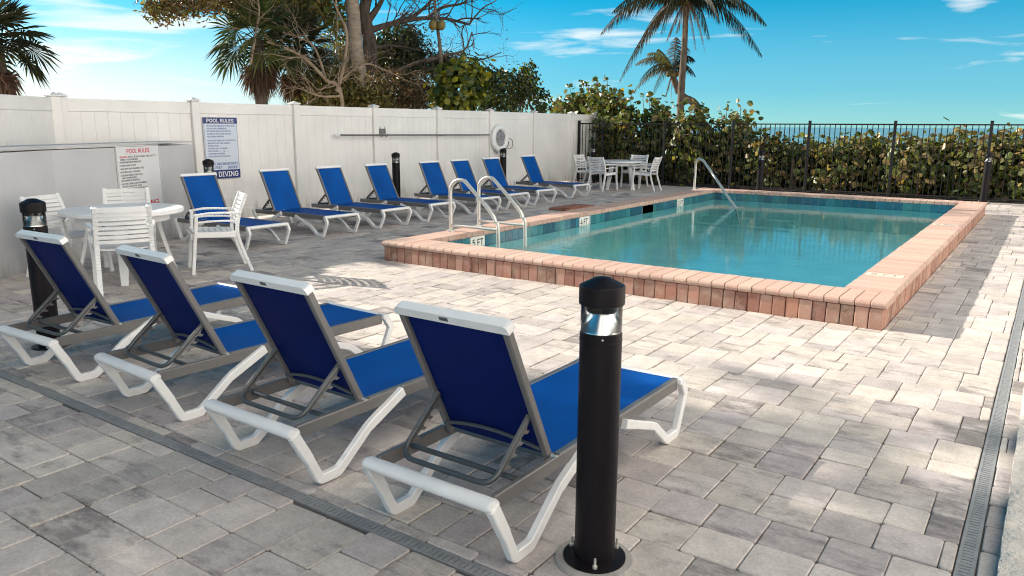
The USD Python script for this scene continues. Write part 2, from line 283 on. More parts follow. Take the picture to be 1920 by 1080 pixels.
def bez(pts, n=16):
    """smooth curve through control points (Catmull-Rom)"""
    P = np.asarray(pts, float); P = np.vstack([2*P[0]-P[1], P, 2*P[-1]-P[-2]]); out = []
    for i in range(1, len(P)-2):
        t = np.linspace(0, 1, n, endpoint=(i == len(P)-3))[:, None]
        out.append(.5*((2*P[i])+(-P[i-1]+P[i+1])*t+(2*P[i-1]-5*P[i]+4*P[i+1]-P[i+2])*t**2+(-P[i-1]+3*P[i]-3*P[i+1]+P[i+2])*t**3))
    return np.vstack(out)
def fillet(pts, r=.05, n=6):
    P = [np.asarray(p, float) for p in pts]; out = [P[0]]
    for a, b, c in zip(P, P[1:], P[2:]):
        d1, d2 = a-b, c-b; l1, l2 = np.linalg.norm(d1), np.linalg.norm(d2); q = min(r, l1*.49, l2*.49); s, e = b+d1/l1*q, b+d2/l2*q
        out += [(1-t)**2*s+2*t*(1-t)*b+t*t*e for t in np.linspace(0, 1, n)]
    return np.array(out+[P[-1]])
def sight(px, py, dist):
    """the surveyed point that stands at this bearing (in pixels of the 1920 wide photograph) and ground distance"""
    d = _f+_r*(px-960)/F-_u*(py-540)/F; return EYE+d*dist/math.hypot(d[0], d[1])

# ------------------------------------------------------------------ ground, beach, sea
g = MB()
xs = [-400, -60, -30, -11.6, -6.2, -1.2, 3.2, 30, 60, 400]; ys = [-60, -10, 6.75, 16.5, 20.2, 24, 40, 70, 120, 170]
def gz(x, y): return -.03 if y < 24 else -.03-2.1*min(1, (y-24)/110)
V = [(x, y, gz(x, y)) for y in ys for x in xs]; W = len(xs)
g.add(V, [[j*W+i, j*W+i+1, (j+1)*W+i+1, (j+1)*W+i] for j in range(len(ys)-1) for i in range(W-1) if not (xs[i] == -6.2 and ys[j] == 6.75)])
struct(g.build('sand_ground', MT['beach'], smooth=True))
sea_n = {'g': ('geometry', {}), 'mp': ('mapping', {'mapping_type': 'point', 'scale': (.25, 1.0, 1.0)}), 'n': ('noise_texture', {'scale': .6, 'detail': 5.0, 'roughness': .6}), 'b': ('bump', {'strength': 1.0, 'distance': .18}),
         'n2': ('noise_texture', {'scale': .02, 'detail': 3.0}), 'r': ('rgb_ramp', {'ramp': [(.35, (.13, .30, .36)), (.65, (.20, .40, .46))]}), 'p': ('principled_bsdf', {'roughness': .4, 'specular_ior_level': .5})}
sea_m = usdkit.material(stage, '/World/Looks/sea_water', sea_n, [('g.position', 'mp.vector'), ('mp.vector', 'n.vector'), ('n.fac', 'b.height'), ('b.normal', 'p.normal'), ('mp.vector', 'n2.vector'), ('n2.fac', 'r.fac'), ('r.color', 'p.base_color')], surface='p.BSDF')
s_ = MB(); s_.add([(-9000, 100, -1.9), (9000, 100, -1.9), (9000, 12000, -1.9), (-9000, 12000, -1.9)], [[0, 1, 2, 3]])
struct(s_.build('sea', sea_m))
s_ = MB(); s_.box((-11.6, 19.62, -.028), (3.2, 24.0, .012)); struct(s_.build('planting_bed', MT['soil']))

# ------------------------------------------------------------------ pool deck of pavers
PX0, PX1, PY0, PY1, PH = -6.43, -.949, 6.494, 16.76, .228      # outer edge of the coping, and its height
OV = .02
DR_Y, DR_X, DW = (1.954, 2.016), (-.122, -.060), .0
DECK = (-11.35, .6, -.6, 19.62)
deck = struct(UsdGeom.Xform.Define(stage, numbered('/World/pool_deck')).GetPrim())
m = MB()
pq = sbox(DECK[0], DECK[2], DECK[1], DECK[3]).difference(sbox(PX0+.2, PY0+.2, PX1-.2, PY1-.2))
for t in [(DECK[0], DECK[2], DECK[1], PY0+.15), (DECK[0], PY1-.15, DECK[1], DECK[3]), (DECK[0], PY0+.1501, PX0+.15, PY1-.1501), (PX1-.15, PY0+.1501, DECK[1], PY1-.1501)]:
    m.box((t[0], t[1], -.10), (t[2], t[3], -.011))
m.build('joint_sand', MT['sand'], deck)
U = .0745
def block_pieces(x, y, w, h, rnd):
    """one 6x6-unit block cut into two strips, along or across"""
    out = []; along = rnd.random() < .5
    for k in range(2):
        a = rnd.choice([(3, 3), (2, 4), (4, 2), (3, 3)])
        p = 0
        for q in a:
            out.append((x+k*3*U, y+p*U, 3*U, q*U) if along else (x+p*U, y+k*3*U, q*U, 3*U)); p += q
    return out
rnd = random.Random(3); rects = []
y = DECK[2]; row = 0
while y < DECK[3]:
    x = DECK[0]-rnd.choice([0, 1, 2, 3, 4, 5])*U
    while x < DECK[1]:
        rects += block_pieces(x, y, 6*U, 6*U, rnd); x += 6*U
    y += 6*U; row += 1
def cut(r, c):
    """the pieces of rectangle r = (x0, y0, x1, y1) outside rectangle c"""
    if r[2] <= c[0] or r[0] >= c[2] or r[3] <= c[1] or r[1] >= c[3]: return [r]
    o = []
    if r[0] < c[0]: o.append((r[0], r[1], c[0], r[3]))
    if r[2] > c[2]: o.append((c[2], r[1], r[2], r[3]))
    a, b = max(r[0], c[0]), min(r[2], c[2])
    if r[1] < c[1]: o.append((a, r[1], b, c[1]))
    if r[3] > c[3]: o.append((a, c[3], b, r[3]))
    return o
holes = [(PX0+OV-.004, PY0+OV-.004, PX1-OV+.004, PY1-OV+.004), (DECK[0]-1, DR_Y[0]-.004, DECK[1]+1, DR_Y[1]+.004), (DR_X[0]-.004, DR_Y[1], DR_X[1]+.004, DECK[3]+1)]
PV = []
for x, y, w, h in rects:
    ps = [(max(x, DECK[0]), max(y, DECK[2]), min(x+w, DECK[1]), min(y+h, DECK[3]))]
    for c in holes: ps = [q for p in ps for q in cut(p, c)]
    PV += [p for p in ps if p[2]-p[0] > .025 and p[3]-p[1] > .025]
def paver(mb, p, rg):
    x0, y0, x1, y1 = p; j = .0019; zt = float(np.clip(rg.normal(0, .0017), -.004, .004)); tx, ty = rg.normal(0, .005, 2)
    c = np.array([(x0+j, y0+j), (x1-j, y0+j), (x1-j, y1-j), (x0+j, y1-j)])+rg.uniform(-.0022, .0022, (4, 2)); ctr = c.mean(0)
    def ring(inset, z):
        q = [];
        for k in range(4):
            a, b, d = c[k], c[(k+1) % 4], c[k-1]; u, w = (b-a)/np.linalg.norm(b-a), (d-a)/np.linalg.norm(d-a); cc = .010+inset*.4
            q += [a+w*cc+u*inset, a+u*cc+w*inset]
        q = np.array(q); return np.c_[q, z+(q-ctr) @ [tx, ty]*1.0]
    R0, R1, R2 = ring(0, -.03), ring(0, zt-.004), ring(.0045, zt)
    V = np.vstack([R0, R1, R2]); f = []
    for a in (0, 8):
        for k in range(8): f.append([a+k, a+(k+1) % 8, a+8+(k+1) % 8, a+8+k])
    f = np.array(f); f = np.vstack([f[:, [0, 1, 2]], f[:, [0, 2, 3]], [[16, 16+k, 16+k+1] for k in range(1, 7)]])
    dark = rg.choice([rg.uniform(-.10, .02), rg.uniform(.03, .12), rg.uniform(.14, .26)], p=[.50, .45, .05])
    tone = np.clip(rg.normal(1.0, .08), .8, 1.17)
    mb.add(V, f, (tone, max(dark, -.1)+.0, rg.random()))
def seen_size(p):
    c = np.array([(p[0]+p[2])/2, (p[1]+p[3])/2, 0])-EYE; z = c @ _f
    if z < .4: return 0
    sx, sy = F*(c @ _r)/z, F*(c @ _u)/z
    if abs(sx) > 1010 or abs(sy) > 590: return 0
    return (p[2]-p[0])*(p[3]-p[1])*EYE[2]/z**3
PV.sort(key=seen_size, reverse=True)
rg = np.random.default_rng(11)
for p in PV[:300]:
    b = MB(); paver(b, p, rg); b.build('paver', MT['paver'], deck, tint=True)
b = MB()
for p in PV[300:]: paver(b, p, rg)
tag(b.build('smaller_pavers', MT['paver'], deck, tint=True), kind='stuff')

# channel drains (slotted grates)
def drain(name, label, a, b, axis):
    o = thing(name, label, 'drain', group='slot drains in the paving')
    ch = MB(); rail = MB(); bar = MB()
    (x0, x1), (y0, y1) = a, b
    ch.box((x0, y0, -.03), (x1, y1, -.018)); ch.build('channel', MT['dark'], o)
    if axis == 'x':
        L0, L1, c0, c1 = x0, x1, y0, y1
    else: L0, L1, c0, c1 = y0, y1, x0, x1
    def bx(mb, l0, l1, k0, k1, z0, z1):
        if axis == 'x': mb.box((l0, k0, z0), (l1, k1, z1))
        else: mb.box((k0, l0, z0), (k1, l1, z1))
    bx(rail, L0, L1, c0, c0+.012, -.03, -.002); bx(rail, L0, L1, c1-.012, c1, -.03, -.002); rail.build('edge_rail', MT['grate'], o)
    t = L0
    while t < L1-.02:
        bx(bar, t, t+.0195, c0+.012, c1-.012, -.016, -.003); t += .0245
    tag(bar.build('slotted_grate', MT['grate'], o), kind='stuff'); return o
drain('channel_drain', 'long grey slot drain running behind the heads of the four near loungers', (-9.3, DR_X[1]), DR_Y, 'x')
drain('channel_drain', 'narrow slot drain along the rough stucco wall at the right edge', DR_X, (DR_Y[1]+.003, 19.6), 'y')

# ------------------------------------------------------------------ the pool
pool = thing('swimming_pool', 'raised rectangular pool with pink brick coping and blue waterline tiles', 'pool')
IX0, IX1, IY0, IY1 = PX0+.385, PX1-.415, PY0+.42, PY1-.385
CT = .062; WL = .03
BR = [(.46, .235, .17), (.49, .26, .195), (.44, .215, .16), (.50, .30, .23), (.47, .27, .21), (.40, .20, .16)]
CP = [(.56, .37, .305), (.57, .39, .32), (.54, .345, .285), (.58, .41, .34), (.55, .38, .32)]
rg = np.random.default_rng(5)
# masonry core and basin
c = MB()
for lo, hi in [((PX0+OV+.055, PY0+OV+.055), (PX1-OV-.055, IY0-.012)), ((PX0+OV+.055, IY1+.012), (PX1-OV-.055, PY1-OV-.055)), ((PX0+OV+.055, IY0-.012), (IX0-.012, IY1+.012)), ((IX1+.012, IY0-.012), (PX1-OV-.055, IY1+.012))]:
    c.box((*lo, -1.0), (*hi, PH-CT-.004))
c.build('masonry_core', MT['mortar'], pool)
c = MB()
for lo, hi in [((IX0-.011, IY0-.011, -1.), (IX1+.011, IY0+.003, WL-.02)), ((IX0-.011, IY1-.003, -1.), (IX1+.011, IY1+.011, WL-.02)), ((IX0-.011, IY0+.003, -1.), (IX0+.003, IY1-.003, WL-.02)), ((IX1-.003, IY0+.003, -1.), (IX1+.011, IY1-.003, WL-.02))]: c.box(lo, hi)
bx_ = np.linspace(IX0+.003, IX1-.003, 8); by_ = np.linspace(IY0+.003, IY1-.003, 12)
bv = [(x, y, -.66+.22*(y-IY0)/(IY1-IY0)) for y in by_ for x in bx_]
c.add(bv, [[j*8+i, j*8+i+1, (j+1)*8+i+1, (j+1)*8+i] for j in range(11) for i in range(7)])
c.build('basin', MT['plaster'], pool)
# three entry steps under the handrail, in the far left corner
c = MB()
for k in range(3): c.box((IX0+.004, IY1-.32*(3-k), -.9+.001*k), (IX0+1.9+.002*k, IY1-.004, -.42+.13*k))
c.build('entry_steps', MT['plaster'], pool)
def coping(along, n, f):
    """bullnosed bricks: profile across, placed side by side"""
    for k in range(n):
        b = MB(); f(b, k); b.build('coping_brick', MT['brick'], pool, tint=True)
def bull(width, noseR=.031, over=OV):
    """cross-section (across from outer edge, height) of a coping brick with rounded outer nose"""
    a = np.linspace(-math.pi/2, math.pi/2, 7)
    return [(noseR-noseR*math.cos(t), PH-CT/2+noseR*math.sin(t)) for t in a]+[(width-.008, PH), (width, PH-.008), (width, PH-CT)]
def bricks_line(p0, p1, inward, width, pitch=.1195):
    p0, p1, inward = np.array(p0, float), np.array(p1, float), np.array(inward, float); L = np.linalg.norm(p1-p0); d = (p1-p0)/L; n = round(L/pitch); st = L/n; prof = bull(width)
    for k in range(n):
        b = MB(); g0 = rg.uniform(.0015, .0035); dz = rg.normal(0, .001); dx = rg.normal(0, .002); ch = .004
        V = []
        for t, s in ((k*st+g0, 1), (k*st+g0+ch, 0), ((k+1)*st-g0-ch, 0), ((k+1)*st-g0, 1)):
            cy = np.mean([q[0] for q in prof]); cz = PH-CT/2
            for a_, z_ in prof:
                if s: a_, z_ = a_+(ch if a_ < cy else -ch), z_+(-ch if z_ > cz else ch)
                q = p0+d*t+inward*(a_+dx); V.append((q[0], q[1], z_+dz))
        m_ = len(prof); f = []
        for s in range(3):
            for i in range(m_): f.append([s*m_+i, s*m_+(i+1) % m_, (s+1)*m_+(i+1) % m_, (s+1)*m_+i])
        f = np.array(f); f = np.vstack([f[:, [0, 1, 2]], f[:, [0, 2, 3]], [[0, i+1, i] for i in range(1, m_-1)], [[3*m_, 3*m_+i, 3*m_+i+1] for i in range(1, m_-1)]])
        cl = np.array(CP[rg.integers(len(CP))])*rg.uniform(.84, .99)
        V = np.array(V); tm_ = trimesh.Trimesh(V, f, process=False)
        if tm_.volume < 0: f = f[:, ::-1]
        b.add(V, f, cl); b.build('coping_brick', MT['brick'], pool, tint=True)
def wall_line(p0, p1, inward, pitch=.1085):
    p0, p1, inward = np.array(p0, float), np.array(p1, float), np.array(inward, float); L = np.linalg.norm(p1-p0); d = (p1-p0)/L; n = round(L/pitch); st = L/n
    for k in range(n):
        b = MB(); g0 = rg.uniform(.002, .004); dx = rg.uniform(-.003, .003)
        lo = p0+d*(k*st+g0)+inward*dx; hi = p0+d*((k+1)*st-g0)+inward*(.062)
        b.box((*lo, -.02), (*hi, PH-CT-.001), .006)
        cl = np.array(BR[rg.integers(len(BR))])*rg.uniform(.55, 1.0)
        b.t = [np.tile(cl, (len(v), 1)) for v in b.v]; b.build('wall_brick', MT['brick'], pool, tint=True)
fw_, sw, bw = IY0-PY0, IX0-PX0, PY1-IY1
bricks_line((PX0, PY0), (PX1, PY0), (0, 1), fw_)
bricks_line((PX1, PY0+fw_), (PX1, PY1-bw), (-1, 0), PX1-IX1)
bricks_line((PX0, PY0+fw_), (PX0, PY1-bw), (1, 0), sw)
bricks_line((PX0, PY1), (PX1, PY1), (0, -1), bw)
a0, a1, e0, e1 = PX0+OV, PX1-OV, PY0+OV, PY1-OV
wall_line((a0, e0), (a1, e0), (0, 1)); wall_line((a1, e0+.064), (a1, e1-.064), (-1, 0)); wall_line((a0, e0+.064), (a0, e1-.064), (1, 0)); wall_line((a0, e1), (a1, e1), (0, -1))
# waterline tiles
TL = [(.018, .10, .155), (.022, .14, .175), (.016, .085, .14), (.032, .17, .20), (.02, .12, .18), (.034, .16, .17)]
zt0, zt1 = WL-.02+.001, PH-CT-.006
gm = MB()
for lo, hi in [((IX0-.0115, IY0-.0115), (IX1+.0115, IY0-.001)), ((IX0-.0115, IY1+.001), (IX1+.0115, IY1+.0115)), ((IX0-.0115, IY0-.001), (IX0-.001, IY1+.001)), ((IX1+.001, IY0-.001), (IX1+.0115, IY1+.001))]: gm.box((*lo, zt0), (*hi, zt1))
gm.build('tile_bedding', MT['grout'], pool)
MARKS = {}
def tiles(p0, p1, inward, skip=()):
    p0, p1, inward = np.array(p0, float), np.array(p1, float), np.array(inward, float); L = np.linalg.norm(p1-p0); d = (p1-p0)/L; n = round(L/.158); st = L/n
    for k in range(n):
        lo, hi = p0+d*(k*st+.0025)-inward*.001, p0+d*((k+1)*st-.0025)+inward*.006
        if any(a < (k+.5)*st < b_ for a, b_ in skip): continue
        b = MB(); b.box((*lo, zt0+.002), (*hi, zt1), .0015); b.t = [np.tile(np.array(TL[rg.integers(len(TL))])*rg.uniform(.8, 1.25), (len(v), 1)) for v in b.v]; b.build('tile', MT['tile'], pool, tint=True)
SK = 13.0-IY0
tiles((IX0, IY0), (IX0, IY1), (1, 0), skip=[(SK-.24, SK+.24), (.95-.17, .95+.17), (3.55, 3.90), (7.42, 7.75)])
tiles((IX0+.008, IY1), (IX1-.008, IY1), (0, -1)); tiles((IX1, IY1), (IX1, IY0), (-1, 0)); tiles((IX1-.008, IY0), (IX0+.008, IY0), (0, 1))
def text(s, h, bold=False, depth=.0012):
    m_ = meshkit.text_mesh(s, h, depth, bold); return m_
def flat_text(mb, s, h, org, ex, ey, width=None, bold=True, depth=.0012, center=False):
    """lettering laid on a surface: org = its left baseline (or middle), ex, ey = unit vectors of reading direction and letter height"""
    m_ = text(s, h, bold, depth); v = m_.vertices.copy(); w = v[:, 0].max()-v[:, 0].min(); v[:, 0] -= v[:, 0].min()
    if width: v[:, 0] *= width/w; w = width
    if center: v[:, 0] -= w/2
    ex, ey = np.array(ex, float), np.array(ey, float); n = np.cross(ex, ey)
    mb.add(np.asarray(org)+v[:, :1]*ex+v[:, 1:2]*ey+v[:, 2:3]*n, m_.faces)
for yy, s in ((IY0+.95, '5 FT'), (IY0+3.725, '4 FT'), (IY0+7.585, '3 FT')):
    hw = .15
    b = MB(); b.box((IX0-.001, yy-hw, zt0+.002), (IX0+.0065, yy+hw, zt1), .0015); mk = b.build('depth_marker', MT['marker'], pool)
    t = MB(); flat_text(t, s, .085, (IX0+.0068, yy, zt0+.030), (0, 1, 0), (0, 0, 1), width=.23, center=True); t.build('lettering', MT['black_ink'], mk); tag(stage.GetPrimAtPath(mk.GetPath().AppendChild('lettering')), kind='stuff')
b = MB(); b.box((IX0-.011, IY0+SK-.23, zt0+.003), (IX0-.001, IY0+SK+.23, zt1-.004)); b.build('skimmer_opening', MT['dark'], pool)
for yy, s in ((7.73, '5 FT'), (12.35, '4 FT')):
    cx = (PX1+IX1)/2-.02
    b = MB(); b.box((cx-.16, yy-.075, PH-.003), (cx+.16, yy+.075, PH+.0035), .002); mk = b.build('coping_marker', MT['faded'], pool)
    t = MB(); flat_text(t, s, .085, (cx, yy-.042, PH+.0037), (1, 0, 0), (0, 1, 0), width=.24, center=True, depth=.0008); tag(t.build('lettering', MT['faded_ink'], mk), kind='stuff')
wt = MB(); nx_, ny_ = 2, 2
wt.add([(IX0-.001, IY0-.001, WL), (IX1+.001, IY0-.001, WL), (IX1+.001, IY1+.001, WL), (IX0-.001, IY1+.001, WL)], [[0, 1, 2, 3]])
struct(wt.build('pool_water', MT['water']))

# pool rails
def rail(name, label, pts, r=.024, extra=None):
    o = thing(name, label, 'handrail', pts[0])
    P = fillet(np.array(pts)-np.array(pts[0]), .16, 8)
    t = MB(); t.tube(P, r, 12); t.build('rail_tube', MT['steel'], o, smooth=40)
    for q, zz in extra or []:
        e = MB(); e.lathe([(.026, 0), (.052, .0), (.05, .012), (.03, .02), (.026, .02)], 16, np.array(q)-np.array(pts[0])); e.build('escutcheon', MT['steel'], o, smooth=40)
    return o
def ladder_rail(yb, label):
    xb = PX0+.09
    o = thing('ladder_rail', label, 'ladder rail', (xb, yb, PH), group='stainless ladder rails')
    xi = .76                                    # reaches over the coping into the water
    arc = [(.0, 0, -.02), (0, 0, .44)]+[(.165-.165*math.cos(a), 0, .50+.165*math.sin(a)) for a in np.linspace(.25, 2.25, 9)]+[(.64, 0, .29), (.72, 0, .17), (xi, 0, .05), (xi, 0, -.75)]
    t = MB(); t.tube(bez(arc, 5), .0235, 12); t.build('rail_tube', MT['steel'], o, smooth=40)
    t = MB(); t.tube([(.0, 0, .075), (xi, 0, .075)], .019, 10); t.build('lower_brace', MT['steel'], o, smooth=40)
    e = MB(); e.lathe([(.024, .012), (.05, .0), (.048, .012), (.026, .02)], 16); e.build('escutcheon', MT['steel'], o, smooth=40)
ladder_rail(7.68, 'curved stainless ladder rail nearer the front corner of the pool')
ladder_rail(8.28, 'curved stainless ladder rail farther from the front corner of the pool')
st_ = MB(); ld = thing('ladder_steps', 'white ladder treads below the water between the two steel rails', 'ladder steps', (IX0+.37, 7.98, WL))
for k in range(3): MB().box((-.04, -.278, -.30-.25*k), (.05, .278, -.27-.25*k), .008).build('tread', MT['resin'], ld)
h0 = (PX0+.05, 16.05, PH); h1 = np.array([-4.99, 14.75, -.35])
rail('pool_handrail', 'single slanted steel handrail over the entry steps in the far pool corner', [h0, (h0[0], h0[1], PH+.66), (h0[0]+.22, h0[1]-.20, PH+.67), (h1[0]-.0, h1[1], WL-.02), (h1[0]+.12, h1[1]-.11, -.25)], .026, [((h0[0], h0[1], PH), 0)])
sk = thing('skimmer_cover', 'flat red brown clay slab on the deck beside the left pool coping', 'skimmer cover', (-7.68, 12.9, 0))
b = MB(); b.box((-.16, -.48, -.01), (.33, .50, .045), .02); b.build('slab', MT['terracotta'], sk); b = MB(); b.box((.1, -.46, .0451), (.3, .2, .062), .008); b.build('lid', MT['terracotta'], sk)

# ------------------------------------------------------------------ white vinyl fence
FA, FB, FZ = -10.75, -.03, 1.9
def fx(y): return FA+FB*y
def vinyl_fence(name, label, posts, rails=True):
    o = thing(name, label, 'fence')
    for (x, y) in posts:
        b = MB(); b.box((x-.065, y-.065, -.02), (x+.065, y+.065, FZ+.015), .006); b.build('post', MT['vinyl'], o)
        b = MB(); b.box((x-.082, y-.082, FZ+.0151), (x+.082, y+.082, FZ+.04), .006); b.lathe([(.10, FZ+.04), (.0, FZ+.075)], 4, (x, y, 0), rot=math.pi/4); b.build('post_cap', MT['vinyl'], o)
    for (xa, ya), (xb, yb) in zip(posts, posts[1:]):
        A, B = np.array([xa, ya, 0.]), np.array([xb, yb, 0.]); d = (B-A)/np.linalg.norm(B-A); A, B = A+d*.0655, B-d*.0655; L = np.linalg.norm(B-A)
        MB().beam(A+[0, 0, FZ-.085], B+[0, 0, FZ-.085], .045, .17, ch=.004).build('top_rail', MT['vinyl'], o)
        MB().beam(A+[0, 0, .13], B+[0, 0, .13], .045, .17, ch=.004).build('bottom_rail', MT['vinyl'], o)
        n = max(2, round(L/.178)); w = L/n
        for k in range(n):
            p, q = A+d*(k*w+.0008), A+d*((k+1)*w-.0008)
            b = MB(); b.beam((*(p+q)[:2]/2, .215), (*(p+q)[:2]/2, FZ-.1701), w-.0016, .024, up=np.cross([0, 0, 1], d), ch=.0022)
            b.build('board', MT['vinyl'], o)
    return o
PY = [7.12+1.99*i for i in range(-1, 7)]
posts = [(fx(y), y) for y in PY]
def bearing_y(px):
    lo, hi = 10, 40
    for _ in range(60):
        y = (lo+hi)/2; d = np.array([fx(y), y, 0])-EYE; x = 960+F*(d @ _r)/(d @ _f)
        if x < px: lo = y
        else: hi = y
    return y
yend = bearing_y(1113); posts.append((fx(yend), yend))
vinyl_fence('vinyl_fence', 'long white vinyl privacy fence behind the far row of loungers', posts)
P1f = np.array([fx(PY[0]), PY[0]]); dL = np.array([.58, -.815])
pl = [tuple(P1f+dL*t) for t in (.08, 2.0, 4.0)]
pl[0] = tuple(P1f+dL*.14)
o = vinyl_fence('vinyl_fence', 'short angled white vinyl fence section above the grey wall at far left', pl)

# low block wall in front of it
wall = thing('block_wall', 'low grey painted block wall behind the near white table', 'wall')
W0, W1, W2 = np.array([-7.45, 1.5]), np.array([-9.43, 4.28]), np.array([-10.62, 6.83])
def wall_poly(a, b, c, th):
    def off(p, q): d = (q-p)/np.linalg.norm(q-p); return np.array([-d[1], d[0]])
    n1, n2 = off(a, b), off(b, c); m_ = (n1+n2)/np.linalg.norm(n1+n2); k = th/np.dot(m_, n1)
    return [a, b, c, c+n2*th, b+m_*k, a+n1*th]
wp = wall_poly(W0, W1, W2, .24)
b = MB(); b.prism([tuple(p) for p in wp], 1.29, lambda p: (p[0], p[1], p[2]-.02)); b.build('wall_body', MT['block'], wall)
b = MB(); b.prism([tuple(p) for p in wall_poly(W0, W1, W2, .42)], .022, lambda p: (p[0], p[1], p[2]+1.302)); b.build('cap', MT['block'], wall)

# ------------------------------------------------------------------ signs
def sign_frame(org, ex):
    ex = np.array([*ex, 0.]); ex /= np.linalg.norm(ex); return np.array(org, float), ex, np.array([0, 0, 1.])
def sign(name, label, org, ex, w, h, rows, border, bg='white_print'):
    """org = lower left corner on the wall's face, ex = reading direction"""
    O, X, Z = sign_frame(org, ex); N = np.cross(X, Z); o = thing(name, label, 'sign')
    def at(u, v, n=0): return O+X*u+Z*v+N*n
    def plate(mb, u0, v0, u1, v1, n0, n1):
        P = [at(u, v, n) for n in (n0, n1) for u, v in ((u0, v0), (u1, v0), (u1, v1), (u0, v1))]
        mb.add(P, [[0, 3, 2, 1], [4, 5, 6, 7], [0, 1, 5, 4], [1, 2, 6, 5], [2, 3, 7, 6], [3, 0, 4, 7]]); return mb
    plate(MB(), 0, 0, w, h, .0, .005).build('panel', MT[bg], o)
    e = MB(); q = .010; t = .004
    for u0, v0, u1, v1 in ((q, q, w-q, q+t), (q, h-q-t, w-q, h-q), (q, q+t, q+t, h-q-t), (w-q-t, q+t, w-q, h-q-t)): plate(e, u0, v0, u1, v1, .0051, .0058)
    e.build('border', MT[border], o)
    inks = {}
    for r in rows:
        if r[0] == 'band': plate(MB(), r[1], r[2], r[3], r[4], .0051, .0062).build('band', MT[r[5]], o)
        else:
            _, s, hh, u, v, wd, ink, cen, bold = r
            m_ = inks.setdefault(ink, MB()); flat_text(m_, s, hh, at(u, v, .0064 if ink == 'white_print' else .0053), X, Z, width=wd, bold=bold, depth=.0007, center=cen)
    for ink, m_ in inks.items(): tag(m_.build('lettering', MT[ink], o), kind='stuff')
    return o
# blue sign on the long fence
sx0, sy0 = fx(7.24)+.030, 7.24
Wb, Hb = .63, .955
rows = [('band', .0, Hb-.095, Wb, Hb, 'navy'), ('t', 'POOL RULES', .052, Wb/2, Hb-.075, .50, 'white_print', True, True), ('band', 0, 0, Wb, .135, 'navy'), ('t', 'NO DIVING', .078, Wb/2, .028, .55, 'white_print', True, True)]
lines = ['NO FOOD OR BEVERAGES IN THE POOL OR ON', 'POOL WET DECK. COMMERCIALLY', 'BOTTLED WATER IN PLASTIC BOTTLES', 'ALLOWED ON THE POOL WET DECK FOR', 'POOL PATRON HYDRATION.', '', 'NO GLASS OR ANIMALS IN THE FENCED POOL', 'AREA (OR 50 FEET FROM UNFENCED', 'UNFENCED POOL).', 'BATHING LOAD:  18  PERSONS', 'POOL HOURS:  ____  TO  ____', 'SHOWER BEFORE ENTERING', 'DO NOT SWALLOW THE POOL WATER']
vv = Hb-.142
for i, s in enumerate(lines):
    if s: rows.append(('t', s, .021, .06, vv, min(.52, .0138*len(s)), 'blue_ink', False, True))
    vv -= .022 if not s else .041
rows += [('t', 'POOL MAXIMUM DEPTH', .038, Wb/2+.02, .213, .53, 'blue_ink', True, True), ('t', '5 FEET', .038, .12, .153, .18, 'blue_ink', False, True), ('t', 'INCHES', .038, .40, .153, .18, 'blue_ink', False, True)]
sign('pool_rules_sign', 'blue and white pool rules sign with navy bands on the white fence', (sx0, sy0, .72), (fx(8)-fx(7), 1), Wb, Hb, rows, 'navy', 'pale_print')
# red headed sign on the low wall
d12 = (W2-W1)/np.linalg.norm(W2-W1); n12 = np.array([d12[1], -d12[0]])
def wall_hit(px):
    d = _f+_r*(px-960)/F-_u*(300-540)/F; A = np.array([[d[0], -d12[0]], [d[1], -d12[1]]]); s = np.linalg.solve(A, W1); return s[1]
t0, t1 = wall_hit(216), wall_hit(298); Wr = t1-t0; Hr = .86
o0 = W1+d12*t0+n12*.009
R_ = [('t', 'POOL RULES', .052, Wr/2, Hr-.095, Wr*.52, 'red_ink', True, True)]
L_ = [('WARNING:', 'red_ink', 'NO LIFEGUARD ON DUTY'), (None, None, 'SWIM AT YOUR OWN RISK'), ('•', None, 'SHOWER BEFORE ENTERING POOL'), ('•', None, 'HOURS: DAWN TO DUSK'), ('•', None, 'POOL DEPTH MAX REQUIRED 5 FEET'), ('•', None, 'BATHING LOAD: 15 PERSONS'),
      ('•', None, 'CHILDREN UNDER 14 MUST HAVE'), (None, None, 'ADULT SUPERVISION'), ('•', None, 'NO RUNNING OR HORSEPLAY'), ('•', None, 'NO FOOD, DRINK, GLASS OR ANIMALS'), (None, None, 'IN POOL OR ON POOL DECK'), ('•', None, 'DO NOT SWALLOW POOL WATER FOLLOW'), ('•', None, 'IN CASE OF EMERGENCY DIAL 911')]
vv = Hr-.155
for hd, ink, s in L_:
    if ink: R_ += [('t', '• '+hd, .021, .05, vv, .17, ink, False, True), ('t', s, .021, .24, vv, Wr-.32, 'black_ink', False, True)]
    else: R_.append(('t', (hd+' ' if hd else '   ')+s, .021, .05 if hd else .075, vv, min(Wr-.12, .0155*(len(s)+2)), 'black_ink', False, True))
    vv -= .034 if hd is None or s.startswith(('NO LIFE', 'CHILD', 'NO FOOD')) else .042
R_ += [('t', 'NO DIVING', .062, Wr/2, .055, Wr*.78, 'red_ink', True, True)]
sign('pool_rules_sign', 'white pool rules sign with red heading on the low grey wall', (*o0, .43), tuple(d12), Wr, Hr, R_, 'black_ink')

